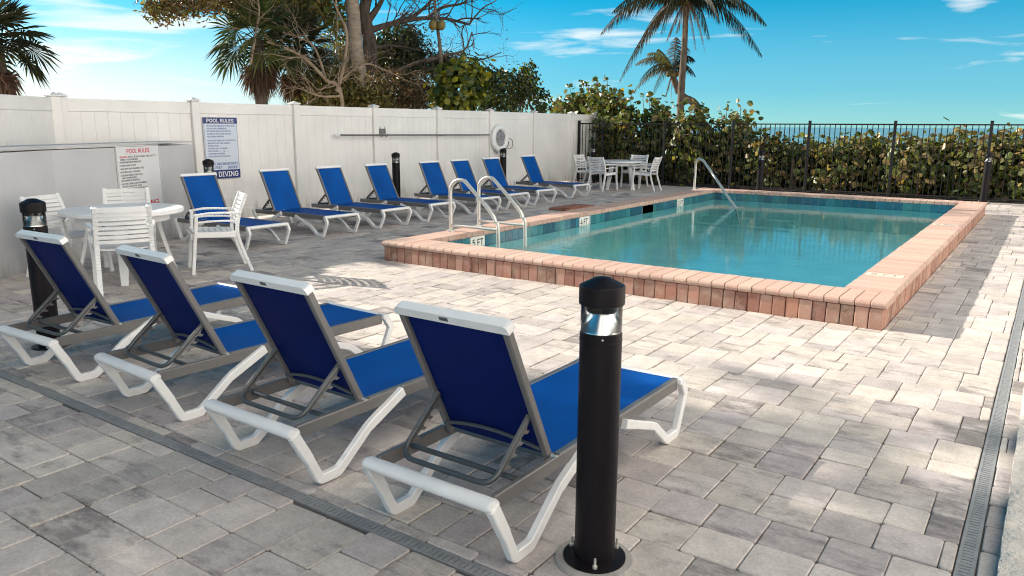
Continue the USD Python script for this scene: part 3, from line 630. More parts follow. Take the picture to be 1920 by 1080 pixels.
# ------------------------------------------------------------------ bollards
def bollard_proto(label):
    o = thing('bollard_light', label, 'bollard light', group=None)
    b = MB(); b.lathe([(0, -.02), (.147, -.02), (.147, .003), (.141, .012), (0, .012)], 28); b.build('concrete_collar', MT['concrete'], o)
    b = MB(); b.lathe([(.0, .0121), (.115, .0121), (.115, .021), (.08, .026), (.0, .026)], 28); b.build('base_flange', MT['black'], o, smooth=40)
    b = MB(); b.lathe([(.074, .026), (.074, .872), (.071, .878), (.0, .878)], 32); b.build('post_tube', MT['black'], o, smooth=40)
    b = MB(); b.lathe([(.0745, .845), (.0755, .846), (.0755, .848), (.0745, .849)], 32); b.build('joint_ring', MT['black'], o, smooth=40)
    b = MB(); b.lathe([(.0715, .8785), (.0705, .885), (.041, .940), (.041, .9455), (.0, .9455)], 28); b.build('reflector', MT['chrome'], o, smooth=30)
    b = MB(); b.lathe([(.0725, .8785), (.0725, .985)], 32); b.build('lens', MT['clear'], o, smooth=40)
    b = MB(); b.lathe([(.0, .9455), (.05, .9455), (.053, .952), (.053, .985), (.0, .985)], 24); b.build('lamp_neck', MT['black'], o, smooth=30)
    b = MB(); b.lathe([(.0, .9855), (.0, .972), (.073, .972), (.0785, .974), (.0795, .980), (.0795, 1.034), (.077, 1.039), (.026, 1.065), (.0, 1.067)], 32); b.build('cap', MT['black'], o, smooth=35)
    for k in range(3):
        a = math.radians(-60+120*k); p = (.098*math.cos(a), .098*math.sin(a), 0)
        b = MB(); b.lathe([(.0045, .021), (.0045, .062), (.0, .063)], 8, p); b.lathe([(.0, .024), (.0095, .024), (.0095, .034), (.0, .034)], 6, p); b.build('anchor_bolt', MT['steel'], o)
    b = MB(); b.lathe([(0, 0), (.004, .0), (.003, .003), (0, .0035)], 8); 
    v = np.vstack(b.v); b.v = [np.c_[.0735+v[:, 2], v[:, 0], v[:, 1]+.862] @ np.array([[math.cos(-1.0), math.sin(-1.0), 0], [-math.sin(-1.0), math.cos(-1.0), 0], [0, 0, 1]])]; b.build('set_screw', MT['steel'], o)
    return o
GB = 'black bollard lights round the deck'
b0 = bollard_proto('large black bollard light in front of the near right lounger'); tag(b0, group=GB); move(b0, (-1.222, 2.29, 0), 0)
for loc, rz, lb in [((-5.73, 2.44, 0), .5, 'black bollard light beside the leftmost near lounger by the white table'), ((-10.30, 6.86, 0), 1., 'black bollard light behind the first far lounger under the blue sign'),
                    ((-10.30, 10.86, 0), .3, 'black bollard light against the white fence beside the fourth far lounger'), ((-10.36, 14.45, 0), .2, 'black bollard light against the fence with a cable from the life ring'),
                    ((-10.6, 19.1, 0), 0, 'black bollard light at the fence corner behind the far table'), ((-5.30, 17.12, 0), .1, 'black bollard light behind the far pool coping below the hedge'),
                    ((-1.17, 19.15, 0), .7, 'black bollard light at the far right corner of the pool')]:
    dup(b0, loc, rz, lb)

# ------------------------------------------------------------------ sun loungers
def lounger(label, group):
    o = thing('sun_lounger', label, 'sun lounger', group=group)
    P = lambda u, v, z: (v, u, z)                                  # u along the length (head to foot), v across
    H = .297
    for s in (-1, 1):                                              # side rails of grey aluminium
        b = MB(); b.beam(P(.03, s*.281, .273), P(1.60, s*.281, .273), .026, .058, ch=.004); b.build('side_rail', MT['alu'], o)
    # white resin leg frames: one outline each side, joined by a cross bar
    def leg(pts, s, w=.044, name='leg', th=.034):
        b = MB(); c_ = fillet([(p[0], p[1]) for p in pts], .014, 4); c_ = np.array(c_); t = np.gradient(c_, axis=0); t /= np.linalg.norm(t, axis=1, keepdims=True); n = np.c_[-t[:, 1], t[:, 0]]
        wid = np.interp(np.linspace(0, 1, len(c_)), np.linspace(0, 1, len(pts)), [p[2] for p in pts])[:, None]
        A, B = c_+n*wid/2, c_-n*wid/2; ch = .0045; vi, vo = s*(.303-th/2), s*(.303+th/2); V = []
        for q, e in ((A, 0), (B, 0)): pass
        rings = []
        for k in range(len(c_)):
            a, bb = A[k], B[k]; e = (bb-a)/np.linalg.norm(bb-a)*ch
            rings.append([(vi, *(a+e)), (vi, *(bb-e)), (vi+s*ch, *bb), (vo-s*ch, *bb), (vo, *(bb-e)), (vo, *(a+e)), (vo-s*ch, *a), (vi+s*ch, *a)])
        V = np.array(rings).reshape(-1, 3); f = []
        for k in range(len(c_)-1):
            for i in range(8): f.append([k*8+i, k*8+(i+1) % 8, (k+1)*8+(i+1) % 8, (k+1)*8+i])
        f = np.array(f); f = np.vstack([f[:, [0, 1, 2]], f[:, [0, 2, 3]], [[0, i+1, i] for i in range(1, 7)], [[len(V)-8, len(V)-8+i, len(V)-7+i] for i in range(1, 7)]])
        m_ = trimesh.Trimesh(V, f, process=False)
        if m_.volume < 0: f = f[:, ::-1]
        b.add(V, f); return b.build(name, MT['resin'], o, smooth=24)
    for s in (-1, 1):
        leg([(.0, .272, .05), (.075, .135, .042), (.128, .024, .046), (.235, .024, .05), (.43, .175, .042), (.665, .285, .05)], s, name='head_leg')
        leg([(1.622, .288, .05), (1.665, .215, .042), (1.575, .024, .046), (1.455, .026, .05), (1.30, .15, .042), (1.10, .222, .04), (.985, .262, .045)], s, name='foot_leg')
    b = MB(); q = [(.036*math.cos(a), .024*math.sin(a)) for a in np.linspace(0, 2*math.pi, 17)[:-1]]
    V = [(v, .002+c0*1.0, .279+c1) for v in (-.312, -.300, .300, .312) for c0, c1 in [(x*(1 if abs(v) < .31 else .8), y*(1 if abs(v) < .31 else .8)) for x, y in q]]
    f = [[k*16+i, k*16+(i+1) % 16, (k+1)*16+(i+1) % 16, (k+1)*16+i] for k in range(3) for i in range(16)]
    f = np.array(f); f = np.vstack([f[:, [0, 1, 2]], f[:, [0, 2, 3]], [[0, i+1, i] for i in range(1, 15)], [[48, 48+i, 49+i] for i in range(1, 15)]])
    m_ = trimesh.Trimesh(np.array(V), f, process=False); f = f if m_.volume > 0 else f[:, ::-1]
    b.add(V, f); b.build('head_bar', MT['resin'], o, smooth=38)
    V2 = [(v, 1.622+(p[1]-.002)*.8, p[2]+.006) for v, p in zip([p[0] for p in V], V)]; b = MB(); b.add(V2, f); b.build('foot_bar', MT['resin'], o, smooth=38)
    # seat sling, sagging a little between the rails
    uu = np.linspace(.462, 1.60, 20); vv_ = np.linspace(-.268, .268, 13); V = [(v, u, .3035-.012*(1-(v/.268)**2)*math.sin(math.pi*min(1, max(0, (u-.44)/1.18)))**.5) for u in uu for v in vv_]
    n = len(vv_); f = [[i*n+k, i*n+k+1, (i+1)*n+k+1, (i+1)*n+k] for i in range(len(uu)-1) for k in range(n-1)]
    b = MB(); b.add(V, f); b.build('seat_sling', MT['sling'], o, smooth=True)
    for s in (-1, 1):
        b = MB(); b.beam(P(.455, s*.279, .3045), P(1.602, s*.279, .3045), .028, .006, ch=.002); b.build('sling_track', MT['alu'], o)
    b = MB(); b.tube([P(.452, -.268, .286), P(.452, .268, .286)], .011, 8); b.build('hinge_bar', MT['alu_dark'], o, smooth=40)
    # backrest
    hu, hz, tu, tz = .436, .296, .150, .885
    d = np.array([tu-hu, tz-hz]); Lb = np.linalg.norm(d); d /= Lb; nrm = np.array([-d[1], d[0]])  # nrm points to the head, away from the sitter
    B = lambda t, v, k=0.: (v, hu+d[0]*t+nrm[0]*k, hz+d[1]*t+nrm[1]*k)
    for s in (-1, 1):
        b = MB(); b.beam(B(-.02, s*.249), B(Lb-.02, s*.249), .028, .036, up=(0, nrm[0], nrm[1]), ch=.005); b.build('backrest_rail', MT['alu'], o)
        b = MB(); b.tube([(s*.266, hu+.0, hz+.004), (s*.292, hu, hz+.004)], .009, 8); b.build('pivot_bolt', MT['steel'], o, smooth=40)
    tt = np.linspace(.005, Lb-.015, 14); vb = np.linspace(-.238, .238, 11); n = len(vb)
    V = [B(t, v, -.004+.014*(1-(v/.238)**2)*math.sin(math.pi*t/Lb)**.6) for t in tt for v in vb]; f = [[i*n+k, i*n+k+1, (i+1)*n+k+1, (i+1)*n+k] for i in range(len(tt)-1) for k in range(n-1)]
    b = MB(); b.add(V, f); b.build('backrest_sling', MT['sling'], o, smooth=True)
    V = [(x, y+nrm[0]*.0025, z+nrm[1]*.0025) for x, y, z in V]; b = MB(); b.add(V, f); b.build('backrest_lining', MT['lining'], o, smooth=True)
    b = MB(); w = .272; r = .024
    outl = [(-w, 0), (w, 0), (w, .036-r), (w-r*.3, .036-r*.3), (w-r, .036), (-w+r, .036), (-w+r*.3, .036-r*.3), (-w, .036-r)]
    b.prism(outl, .044, lambda p: B(Lb-.022+p[1], p[0], p[2]-.022)); 
    cap_ = b.build('head_cap', MT['resin'], o, smooth=30)
    b = MB(); b.prism([(-.021, .012), (.021, .012), (.021, .028), (-.021, .028)], .0012, lambda p: B(Lb-.022+p[1], p[0]-.02,   .0221+p[2])); b.build('maker_mark', MT['alu_dark'], cap_)
    arc = [B(.055+.035*(1-(v/.23)**2), v, .020) for v in np.linspace(-.24, .24, 11)]
    b = MB(); b.tube(arc, .008, 8); b.build('curved_brace', MT['alu_dark'], o, smooth=40)
    # prop: a U of tube hinged on the backrest, with notched ratchet plates on its arms
    p_top = np.array([.335, .488]); p_bot = np.array([.10, .292])
    dirp = (p_bot-p_top)/np.linalg.norm(p_bot-p_top)
    U_ = [(-.226, *p_top), (-.226, *(p_bot)), (.226, *(p_bot)), (.226, *p_top)]
    b = MB(); b.tube(fillet(U_, .07, 7), .0115, 10); b.build('prop_frame', MT['alu_dark'], o, smooth=40)
    npn = np.array([-dirp[1], dirp[0]]); npn = npn if npn[0] > 0 else -npn   # towards the seat
    for s in (-1, 1):
        teeth = [(-.0, -.012), (.235, -.012), (.235, .022)]; x = .222
        for k in range(4): teeth += [(x, .022), (x-.010, .040), (x-.028, .044), (x-.018, .026), (x-.030, .016)]; x -= .052
        teeth += [(0, .012)]
        b = MB(); b.prism(teeth, .012, lambda p: (s*.226-.006+p[2], *(p_top+dirp*p[0]+npn*p[1]))); b.build('ratchet_plate', MT['alu'], o)
    b = MB(); b.tube([(-.27, .215, .284), (.27, .215, .284)], .0115, 10); b.build('ratchet_rod', MT['alu_dark'], o, smooth=40)
    return o
GL, GF = 'loungers in the near row', 'loungers along the white fence'
l0 = lounger('nearest blue lounger seen from behind beside the large black bollard', GL); move(l0, (-1.757, 1.971, 0), -.006)
for (x, y), th, lb in [((-2.824, 1.990), .015, 'blue lounger seen from behind, second from the large black bollard'), ((-4.0, 2.07), .048, 'blue lounger seen from behind, third from the large black bollard'),
                       ((-5.098, 2.045), -.044, 'blue lounger seen from behind in front of the left black bollard')]:
    dup(l0, (x, y, 0), -th, lb, GL)
far = [(-9.867, 6.30, 1.585, 'blue lounger nearest the block wall, below the blue sign'), (-9.985, 7.672, 1.582, 'blue lounger by the fence, second from the block wall'), (-9.978, 8.751, 1.556, 'blue lounger by the fence, third from the block wall'),
       (-9.978, 9.841, 1.545, 'blue lounger just before the first bollard standing free on the fence'), (-9.958, 11.252, 1.63, 'blue lounger just after the first bollard standing free on the fence'),
       (-10.016, 12.248, 1.598, 'blue lounger in front of the pole rack, between two others behind the ladder rails'), (-10.088, 13.4, 1.634, 'blue lounger under the white life ring'), (-10.22, 15.02, 1.60, 'blue lounger nearest the far white table, last in the fence row')]
for x, y, th, lb in far: dup(l0, (x, y, 0), -th, lb, GF)

# ------------------------------------------------------------------ tables and chairs
def table(label, loc, rz, r=.58):
    o = thing('round_table', label, 'table', loc, rz, 'round white resin tables')
    b = MB(); b.lathe([(0, .682), (r-.03, .682), (r-.006, .676), (r, .684), (r, .712), (r-.006, .719), (r-.02, .7205), (0, .7205)], 48); b.build('table_top', MT['resin'], o, smooth=30)
    b = MB(); b.lathe([(r-.16, .60), (r-.14, .60), (r-.14, .682), (r-.16, .682)], 32); b.build('apron', MT['resin'], o, smooth=30)
    for k in range(4):
        a = math.pi/4+k*math.pi/2; c, s = math.cos(a), math.sin(a)
        b = MB()
        for (r0, z0, w0), (r1, z1, w1) in zip([(.30, .682, .13), (.37, .36, .10), (.47, .0, .065)], [(.37, .36, .10), (.47, .0, .065)]):
            V = []
            for rr, zz, ww in ((r0, z0, w0), (r1, z1, w1)):
                for dr, dt in ((-.016, -ww/2), (.016, -ww/2), (.016, ww/2), (-.016, ww/2)): V.append(((rr+dr)*c-dt*s, (rr+dr)*s+dt*c, zz))
            b.add(V, [[0, 3, 2, 1], [4, 5, 6, 7], [0, 1, 5, 4], [1, 2, 6, 5], [2, 3, 7, 6], [3, 0, 4, 7]])
        b.build('leg', MT['resin'], o)
    return o
def chair(label):
    o = thing('resin_armchair', label, 'chair')                   # sits facing +y
    for s in (-1, 1):
        # rear leg runs on into the back post in one curve; front leg runs up to the arm
        b = MB(); pts = bez([(s*.245, -.33, 0), (s*.238, -.25, .24), (s*.232, -.205, .43), (s*.228, -.235, .62), (s*.225, -.315, .83)], 7)
        for p, q in zip(pts, pts[1:]): b.beam(p, q+(q-p)*.12, .036, .045, up=(1, 0, 0), ch=.006)
        b.build('back_leg', MT['resin'], o)
        b = MB(); pts = bez([(s*.255, .27, 0), (s*.25, .235, .30), (s*.262, .215, .46), (s*.272, .20, .63)], 6)
        for p, q in zip(pts, pts[1:]): b.beam(p, q+(q-p)*.12, .036, .042, up=(1, 0, 0), ch=.006)
        b.build('front_leg', MT['resin'], o)
        b = MB(); pts = bez([(s*.272, .235, .632), (s*.276, .05, .65), (s*.258, -.14, .645), (s*.232, -.25, .635)], 5)
        for p, q in zip(pts, pts[1:]): b.beam(p, q+(q-p)*.06, .05, .022, ch=.006)
        b.build('armrest', MT['resin'], o)
        b = MB(); pts = bez([(s*.266, .22, .555), (s*.270, .04, .565), (s*.255, -.13, .56), (s*.232, -.215, .55)], 5)
        for p, q in zip(pts, pts[1:]): b.beam(p, q+(q-p)*.06, .020, .022, ch=.005)
        b.build('arm_rail', MT['resin'], o)
        b = MB(); b.beam((s*.232, -.21, .405), (s*.247, .245, .425), .026, .06, ch=.006); b.build('seat_rail', MT['resin'], o)
    for k in range(7):                                            # seat slats, dished
        y = -.165+k*.062
        b = MB(); xs_ = np.linspace(-.22, .22, 7)
        for a, c in zip(xs_, xs_[1:]):
            z = lambda x: .432-.016*(1-(x/.22)**2)+.012*(k/6)
            b.beam((a, y, z(a)), (c+.002, y, z(c)), .048, .014)
        b.build('seat_slat', MT['resin'], o)
    MB().beam((-.247, .255, .40), (.247, .255, .40), .022, .06, ch=.006).build('front_rail', MT['resin'], o)
    for k in range(8):                                            # back slats, curved round the sitter
        z = .50+k*.0435; yb = np.interp(z, [.43, .62, .83], [-.205, -.235, -.315])
        b = MB(); xs_ = np.linspace(-.218, .218, 8); yy = lambda x: yb-.028*(1-(x/.218)**2)
        for a, c in zip(xs_, xs_[1:]): b.beam((a, yy(a), z), (c+(c-a)*.03, yy(c), z), .014, .031 if k < 7 else .045)
        b.build('back_slat', MT['resin'], o)
    return o
GT, GC, GD = 'round white resin tables', 'white armchairs round the near table', 'white armchairs round the far table'
t0 = table('round white table by the low block wall among four white chairs', (-7.80, 4.17, 0), .2)
dup(t0, (-9.05, 17.75, 0), .5, 'round white table in the far corner by the hedge')
def face(loc, to): return math.atan2(to[1]-loc[1], to[0]-loc[0])-math.pi/2
T1, T2 = (-7.80, 4.17), (-9.05, 17.75)
c0 = chair('white slatted armchair with its back to the viewer in front of the near table'); tag(c0, group=GC)
move(c0, (-7.22, 3.83, 0), face((-7.22, 3.83), (-7.86, 4.12)))
for loc, to, lb in [((-7.45, 4.98), (-7.92, 4.10), 'white armchair in profile at the right of the near table'), ((-8.62, 4.66), (-7.9, 4.25), 'white armchair behind the near table in front of the red headed sign'),
                    ((-8.42, 3.90), (-7.85, 4.12), 'white armchair mostly hidden behind the left black bollard and near table')]:
    dup(c0, (*loc, 0), face(loc, to), lb, GC)
for loc, to, lb in [((-9.22, 17.12), (-9.1, 17.9), 'white armchair with its back to the pool at the far table'), ((-10.05, 17.85), (-9.1, 17.8), 'white armchair beside the fence end at the far table'),
                    ((-8.36, 17.78), (-9.1, 17.72), 'white armchair turned to the left at the pool side of the far table'), ((-9.05, 18.55), (-9.02, 17.8), 'white armchair behind the far table against the hedge')]:
    dup(c0, (*loc, 0), face(loc, to), lb, GD)

# ------------------------------------------------------------------ things hung on the white fence
def on_fence(y, z, off=.0): return np.array([fx(y)+.023+off, y, z])
o = thing('rescue_pole', 'long thin grey rescue pole lying level on hooks of the white fence', 'pole')
b = MB(); b.tube([on_fence(9.98, 1.385, .085), on_fence(14.9, 1.355, .085)], .017, 10); b.build('shaft', MT['alu'], o, smooth=40)
b = MB(); b.tube([on_fence(9.93, 1.3853, .085), on_fence(10.06, 1.3845, .085)], .021, 10); b.build('grip', MT['resin'], o, smooth=40)
o = thing('pole_hook', 'small steel double hook holding the rescue pole on a fence post', 'hook')
for dy in (-.06, .07):
    b = MB(); b.tube(bez([on_fence(11.25+dy, 1.54, .05), on_fence(11.25+dy, 1.44, .05), on_fence(11.25+dy, 1.36, .07), on_fence(11.25+dy, 1.352, .105), on_fence(11.25+dy, 1.40, .125)], 5), .007, 6); b.build('prong', MT['alu'], o, smooth=40)
b = MB(); a = on_fence(11.25, 1.45, .045); b.box(a-[.004, .09, .05], a+[.006, .1, .05], .002); b.build('plate', MT['alu'], o)
LR = on_fence(15.32, 1.27, .10)
o = thing('life_ring', 'white life ring with coiled rope inside hung on the white fence', 'life ring', LR)
th_ = np.linspace(0, 2*math.pi, 49); R0, r0 = .262, .072
b = MB(); V = [((r0*.85*math.cos(p)), (R0+r0*math.sin(p))*math.sin(t), (R0+r0*math.sin(p))*math.cos(t)) for t in th_[:-1] for p in np.linspace(0, 2*math.pi, 13)[:-1]]
f = [[i*12+k, i*12+(k+1) % 12, ((i+1) % 48)*12+(k+1) % 12, ((i+1) % 48)*12+k] for i in range(48) for k in range(12)]
m_ = trimesh.Trimesh(np.array(V), np.vstack([np.array(f)[:, [0, 1, 2]], np.array(f)[:, [0, 2, 3]]]), process=False); 
b.add(V, m_.faces if m_.volume > 0 else m_.faces[:, ::-1]); b.build('ring', MT['resin'], o, smooth=True)
b = MB(); rr = random.Random(4)
for k in range(7):
    R1 = .05+.024*k; b.tube([(rr.uniform(-.01, .03), R1*math.sin(t)+rr.uniform(-.008, .008), R1*math.cos(t)+rr.uniform(-.008, .008)) for t in np.linspace(0, 6.2, 26)], .0085, 6)
b.build('coiled_rope', MT['rope'], o, smooth=40)
b = MB(); b.lathe([(0, -.03), (.035, -.03), (.045, -.01), (.045, .02), (.03, .035), (0, .036)], 16, (.07, .07, -.30)); b.build('float', MT['red_plastic'], o, smooth=40)
b = MB(); b.tube([(-.09, 0, .10), (-.03, 0, .12)], .02, 8); b.build('bracket', MT['alu'], o)
o = thing('cable', 'thin black cable looping from the life ring down to a bollard', 'cable')
b = MB(); b.tube(bez([on_fence(15.66, 1.30, .07), on_fence(15.9, 1.21, .08), on_fence(15.55, 1.05, .30), (-10.42, 14.55, 1.06)], 10), .008, 6); b.build('upper_loop', MT['rubber'], o, smooth=40)
b = MB(); b.tube(bez([on_fence(15.72, 1.24, .07), on_fence(15.70, 1.10, .09), on_fence(14.95, .83, .3), (-10.60, 14.25, .78), (-10.43, 14.42, .80)], 10), .008, 6); b.build('lower_loop', MT['rubber'], o, smooth=40)

# ------------------------------------------------------------------ black picket fence
BF, BZ = 19.45, 1.655
o = thing('picket_fence', 'black metal picket fence between the pool deck and the sea grape hedge', 'fence')
bp = [-11.28+1.862*k for k in range(8)]; bp = [x-.0 for x in bp]
off = -4.93-bp[3] if False else 0
bp = [-4.93+1.86*(k-3) for k in range(7)]; bp = [-11.27]+bp[0:]
bp = sorted(set([round(x, 3) for x in bp]))
for x in bp:
    b = MB(); b.box((x-.03, BF-.03, -.02), (x+.03, BF+.03, BZ+.055), .004); b.build('post', MT['fence'], o)
    b = MB(); b.box((x-.034, BF-.034, BZ+.0551), (x+.034, BF+.034, BZ+.068), .004); b.build('post_cap', MT['fence'], o)
for xa, xb in zip(bp, bp[1:]):
    if xb-xa < .2: continue
    MB().box((xa+.0305, BF-.013, BZ-.03), (xb-.0305, BF+.013, BZ), .003).build('top_rail', MT['fence'], o)
    MB().box((xa+.0305, BF-.013, .07), (xb-.0305, BF+.013, .10), .003).build('bottom_rail', MT['fence'], o)
    n = max(1, round((xb-xa)/.1163)); st = (xb-xa)/n
    for k in range(1, n): MB().box((xa+k*st-.008, BF-.008, .05), (xa+k*st+.008, BF+.008, BZ-.0005)).build('picket', MT['fence'], o)

# ------------------------------------------------------------------ stucco wall at the viewer's right and the buildings out of view
w = thing('stucco_wall', 'low rough stucco kerb wall at the lower right edge', 'wall')
def stucco_top():
    nx, ny = 10, 260; X = np.linspace(.012, .28, nx); Y = np.linspace(.4, 7.5, ny); z0 = .055
    pts = np.array([(x, y, 0) for y in Y for x in X]); nz = meshkit.noise(pts*np.array([30, 26, 1])+5)*.010+meshkit.noise(pts*np.array([70, 60, 1]))*.006
    edge = np.minimum(1, (pts[:, 0]-.012)/.012)
    V = np.c_[pts[:, 0]+0, pts[:, 1], z0+nz*1.0-.006*(1-edge)]; V[:, 0] -= (1-edge)*meshkit.noise(pts*np.array([1, 40, 1]))*.006
    f = [[j*nx+i, j*nx+i+1, (j+1)*nx+i+1, (j+1)*nx+i] for j in range(ny-1) for i in range(nx-1)]
    # skirts down to the ground
    n0 = len(V); low = V.copy(); low[:, 2] = -.02; V = np.vstack([V, low])
    for j in range(ny-1):
        a, c_ = j*nx, (j+1)*nx; f.append([a, c_, c_+n0, a+n0]); a, c_ = j*nx+nx-1, (j+1)*nx+nx-1; f.append([c_, a, a+n0, c_+n0])
    for i in range(nx-1):
        f.append([i+1, i, i+n0, i+1+n0]); a = (ny-1)*nx+i; f.append([a, a+1, a+1+n0, a+n0])
    return V, f
b = MB(); b.add(*stucco_top()); b.build('wall_body', MT['stucco'], w, smooth=25)

def block_house(name, label, lo, hi, win_faces):
    o = thing(name, label, 'building')
    b = MB(); b.box(lo, hi); b.build('wall', MT['facade'], o)
    b = MB(); b.box((lo[0]-.25, lo[1]-.25, hi[2]+.001), (hi[0]+.25, hi[1]+.25, hi[2]+.4)); b.build('roof', MT['facade'], o)
    for face_, n in win_faces:
        for k in range(n):
            for st in range(int((hi[2]-lo[2])//3)):
                z = .9+st*3.; 
                if face_ == '-x': y = lo[1]+(k+.5)*(hi[1]-lo[1])/n; a, c_ = (lo[0]-.012, y-.8, z), (lo[0]-.002, y+.8, z+1.5); fa, fc = (lo[0]-.03, y-.87, z-.07), (lo[0]-.0015, y+.87, z)
                else: y = lo[1]+(k+.5)*(hi[1]-lo[1])/n; a, c_ = (hi[0]+.002, y-.8, z), (hi[0]+.012, y+.8, z+1.5); fa, fc = (hi[0]+.0015, y-.87, z-.07), (hi[0]+.03, y+.87, z)
                p = MB().box(a, c_).build('window', MT['pane'], o); MB().box(fa, fc).build('sill', MT['facade'], p)
    return o
block_house('apartment_building', 'pale stucco building beyond the low wall on the viewer\'s side', (1.9, -12, -.02), (12, 24, 15.5), [('-x', 9)])
block_house('apartment_building', 'pale stucco building shading the near part of the deck', (-30, -14, -.02), (-18.5, 1.75, 6.4), [('+x', 4)])

# ------------------------------------------------------------------ plants
def rot_to(d):
    d = d/np.linalg.norm(d); x = np.cross((0, 0, 1), d); x = x/np.linalg.norm(x) if np.linalg.norm(x) > 1e-6 else np.array([1., 0, 0]); return np.array([x, np.cross(d, x), d])
def leaves(mb, C, N, size, tints, rg, shape='round', aspect=1.):
    """one flat leaf for each centre C with normal N"""
    n = len(C); N = N/np.linalg.norm(N, axis=1, keepdims=True); ref = rg.normal(size=(n, 3)); X = np.cross(N, ref); X /= np.linalg.norm(X, axis=1, keepdims=True); Y = np.cross(N, X)
    sz = size*rg.uniform(.65, 1.25, n)[:, None]
    if shape == 'round':
        ang = np.linspace(0, 2*np.pi, 7)[:-1]; K = np.stack([np.cos(ang), np.sin(ang)*aspect, .16*np.cos(2*ang)], 1); F_ = np.array([[0, 1, 2], [0, 2, 3], [0, 3, 5], [3, 4, 5]])
    else:
        K = np.array([(-1, 0, 0), (-.1, .36, .06), (1, 0, -.1), (-.1, -.36, .06)]); F_ = np.array([[0, 2, 1], [0, 3, 2]])
    V = (C[:, None, :]+sz[:, None, :]*.5*(K[None, :, :1]*X[:, None]+K[None, :, 1:2]*Y[:, None]+K[None, :, 2:3]*N[:, None]))
    k = len(K); f = (np.arange(n)[:, None, None]*k+F_[None]).reshape(-1, 3)
    t = np.array(tints)[rg.integers(len(tints), size=n)]*rg.uniform(.7, 1.25, n)[:, None]
    mb.add(V.reshape(-1, 3), f, np.repeat(t, k, 0))
GRAPE = [(.095, .12, .032), (.13, .14, .038), (.07, .095, .028), (.17, .16, .045), (.25, .18, .065), (.05, .075, .025), (.20, .14, .06), (.23, .18, .085), (.12, .135, .035), (.085, .11, .03)]
GREENY = [(.15, .17, .02), (.09, .125, .025), (.20, .19, .025), (.06, .09, .025), (.30, .26, .02), (.045, .075, .022)]
DARKG = [(.03, .045, .02), (.045, .055, .022), (.06, .06, .025), (.025, .035, .018)]
OLIVE = [(.13, .12, .03), (.18, .15, .04), (.10, .095, .03), (.25, .18, .07), (.07, .07, .025)]
BROWN = [(.13, .075, .04), (.18, .11, .06), (.10, .055, .035), (.23, .15, .09), (.09, .07, .03)]
def shrub(name, label, cat, base, lumps, n, size, tints, rg, group=None, stems=5, shape='round', leafm='leaf', barkm='bark_mid', aspect=1., hang=False):
    """base on the ground; lumps: (dx, dy, z, rx, ry, rz) ellipsoids that the leaves fill, mostly near the shells"""
    o = thing(name, label, cat, base, group=group)
    b = MB()
    for k in range(stems):
        q = lumps[k % len(lumps)]; p1 = np.array([q[0], q[1], q[2]])+rg.normal(0, .35, 3)*np.array(q[3:6]); p0 = np.array([p1[0]*.3, p1[1]*.3, -.05]) if not hang else np.array(lumps[0][:3])+rg.normal(0, .4, 3)*np.array(lumps[0][3:6]); mid = (p0+p1)/2+rg.normal(0, .08, 3)
        pts = bez([p0, mid, p1], 6); b.tube(pts, np.linspace(.022, .006, len(pts)), 5)
        for j in range(5):
            a = pts[rg.integers(4, len(pts))]; d = rg.normal(size=3); d[2] = abs(d[2]); d = d/np.linalg.norm(d)*rg.uniform(.2, .55)*max(q[3:6]); b.tube([a, a+d*.5+rg.normal(0, .03, 3), a+d], [.007, .005, .003], 4)
    b.build('stems', MT[barkm], o, smooth=40)
    vol = np.array([q[3]*q[4]*q[5] for q in lumps])**.75; cnt = (n*vol/vol.sum()).astype(int); m = MB()
    for q, k in zip(lumps, cnt):
        # clusters of leaves
        nc = max(4, k//9); d = rg.normal(size=(nc, 3)); d /= np.linalg.norm(d, axis=1, keepdims=True); r = rg.uniform(.25, 1, nc)**.42
        cc = np.array(q[:3])+d*r[:, None]*np.array(q[3:6]); idx = rg.integers(nc, size=k)
        C = cc[idx]+rg.normal(0, size*.95, (k, 3)); C[:, 2] = np.maximum(C[:, 2], .03); N = d[idx]*.7+rg.normal(0, .55, (k, 3))+np.array([0, 0, .35])
        leaves(m, C, N, size, tints, rg, shape, aspect)
    f = m.build('foliage', MT[leafm], o, tint=True); tag(f, kind='stuff'); return o
rg = np.random.default_rng(21)
# hedge: heights measured along the fence: (pixel column, top row)
prof = [(1085, 172), (1130, 168), (1175, 186), (1235, 196), (1300, 206), (1375, 216), (1440, 262), (1505, 278), (1570, 278), (1640, 272), (1700, 274), (1760, 262), (1825, 266), (1890, 258), (1945, 256)]
def hedge_pt(px, py, Y):
    d = _f+_r*(px-960)/F-_u*(py-540)/F; return EYE+d*Y/d[1]
HG = ['leftmost tall sea grape shrub behind the white fence end', 'tall sea grape shrub rising above the far table', 'dense sea grape shrub left of the coconut trunk', 'sea grape shrub around the foot of the coconut trunk', 'sea grape shrub just right of the coconut trunk over the handrail',
      'sea grape shrub with upright twigs where the sea first shows', 'low sea grape shrub behind the bollard on the far coping', 'low sea grape shrub left of the spiky plant', 'sea grape shrub below the open sea, first right of the spiky plant', 'sea grape shrub below the open sea, second right of the spiky plant',
      'sea grape shrub with a single round leaf above the rail', 'sea grape shrub with brown tips near the fence post', 'sea grape shrub left of the far right bollard', 'sea grape shrub right of the far right bollard', 'sea grape shrub at the right edge of the hedge']
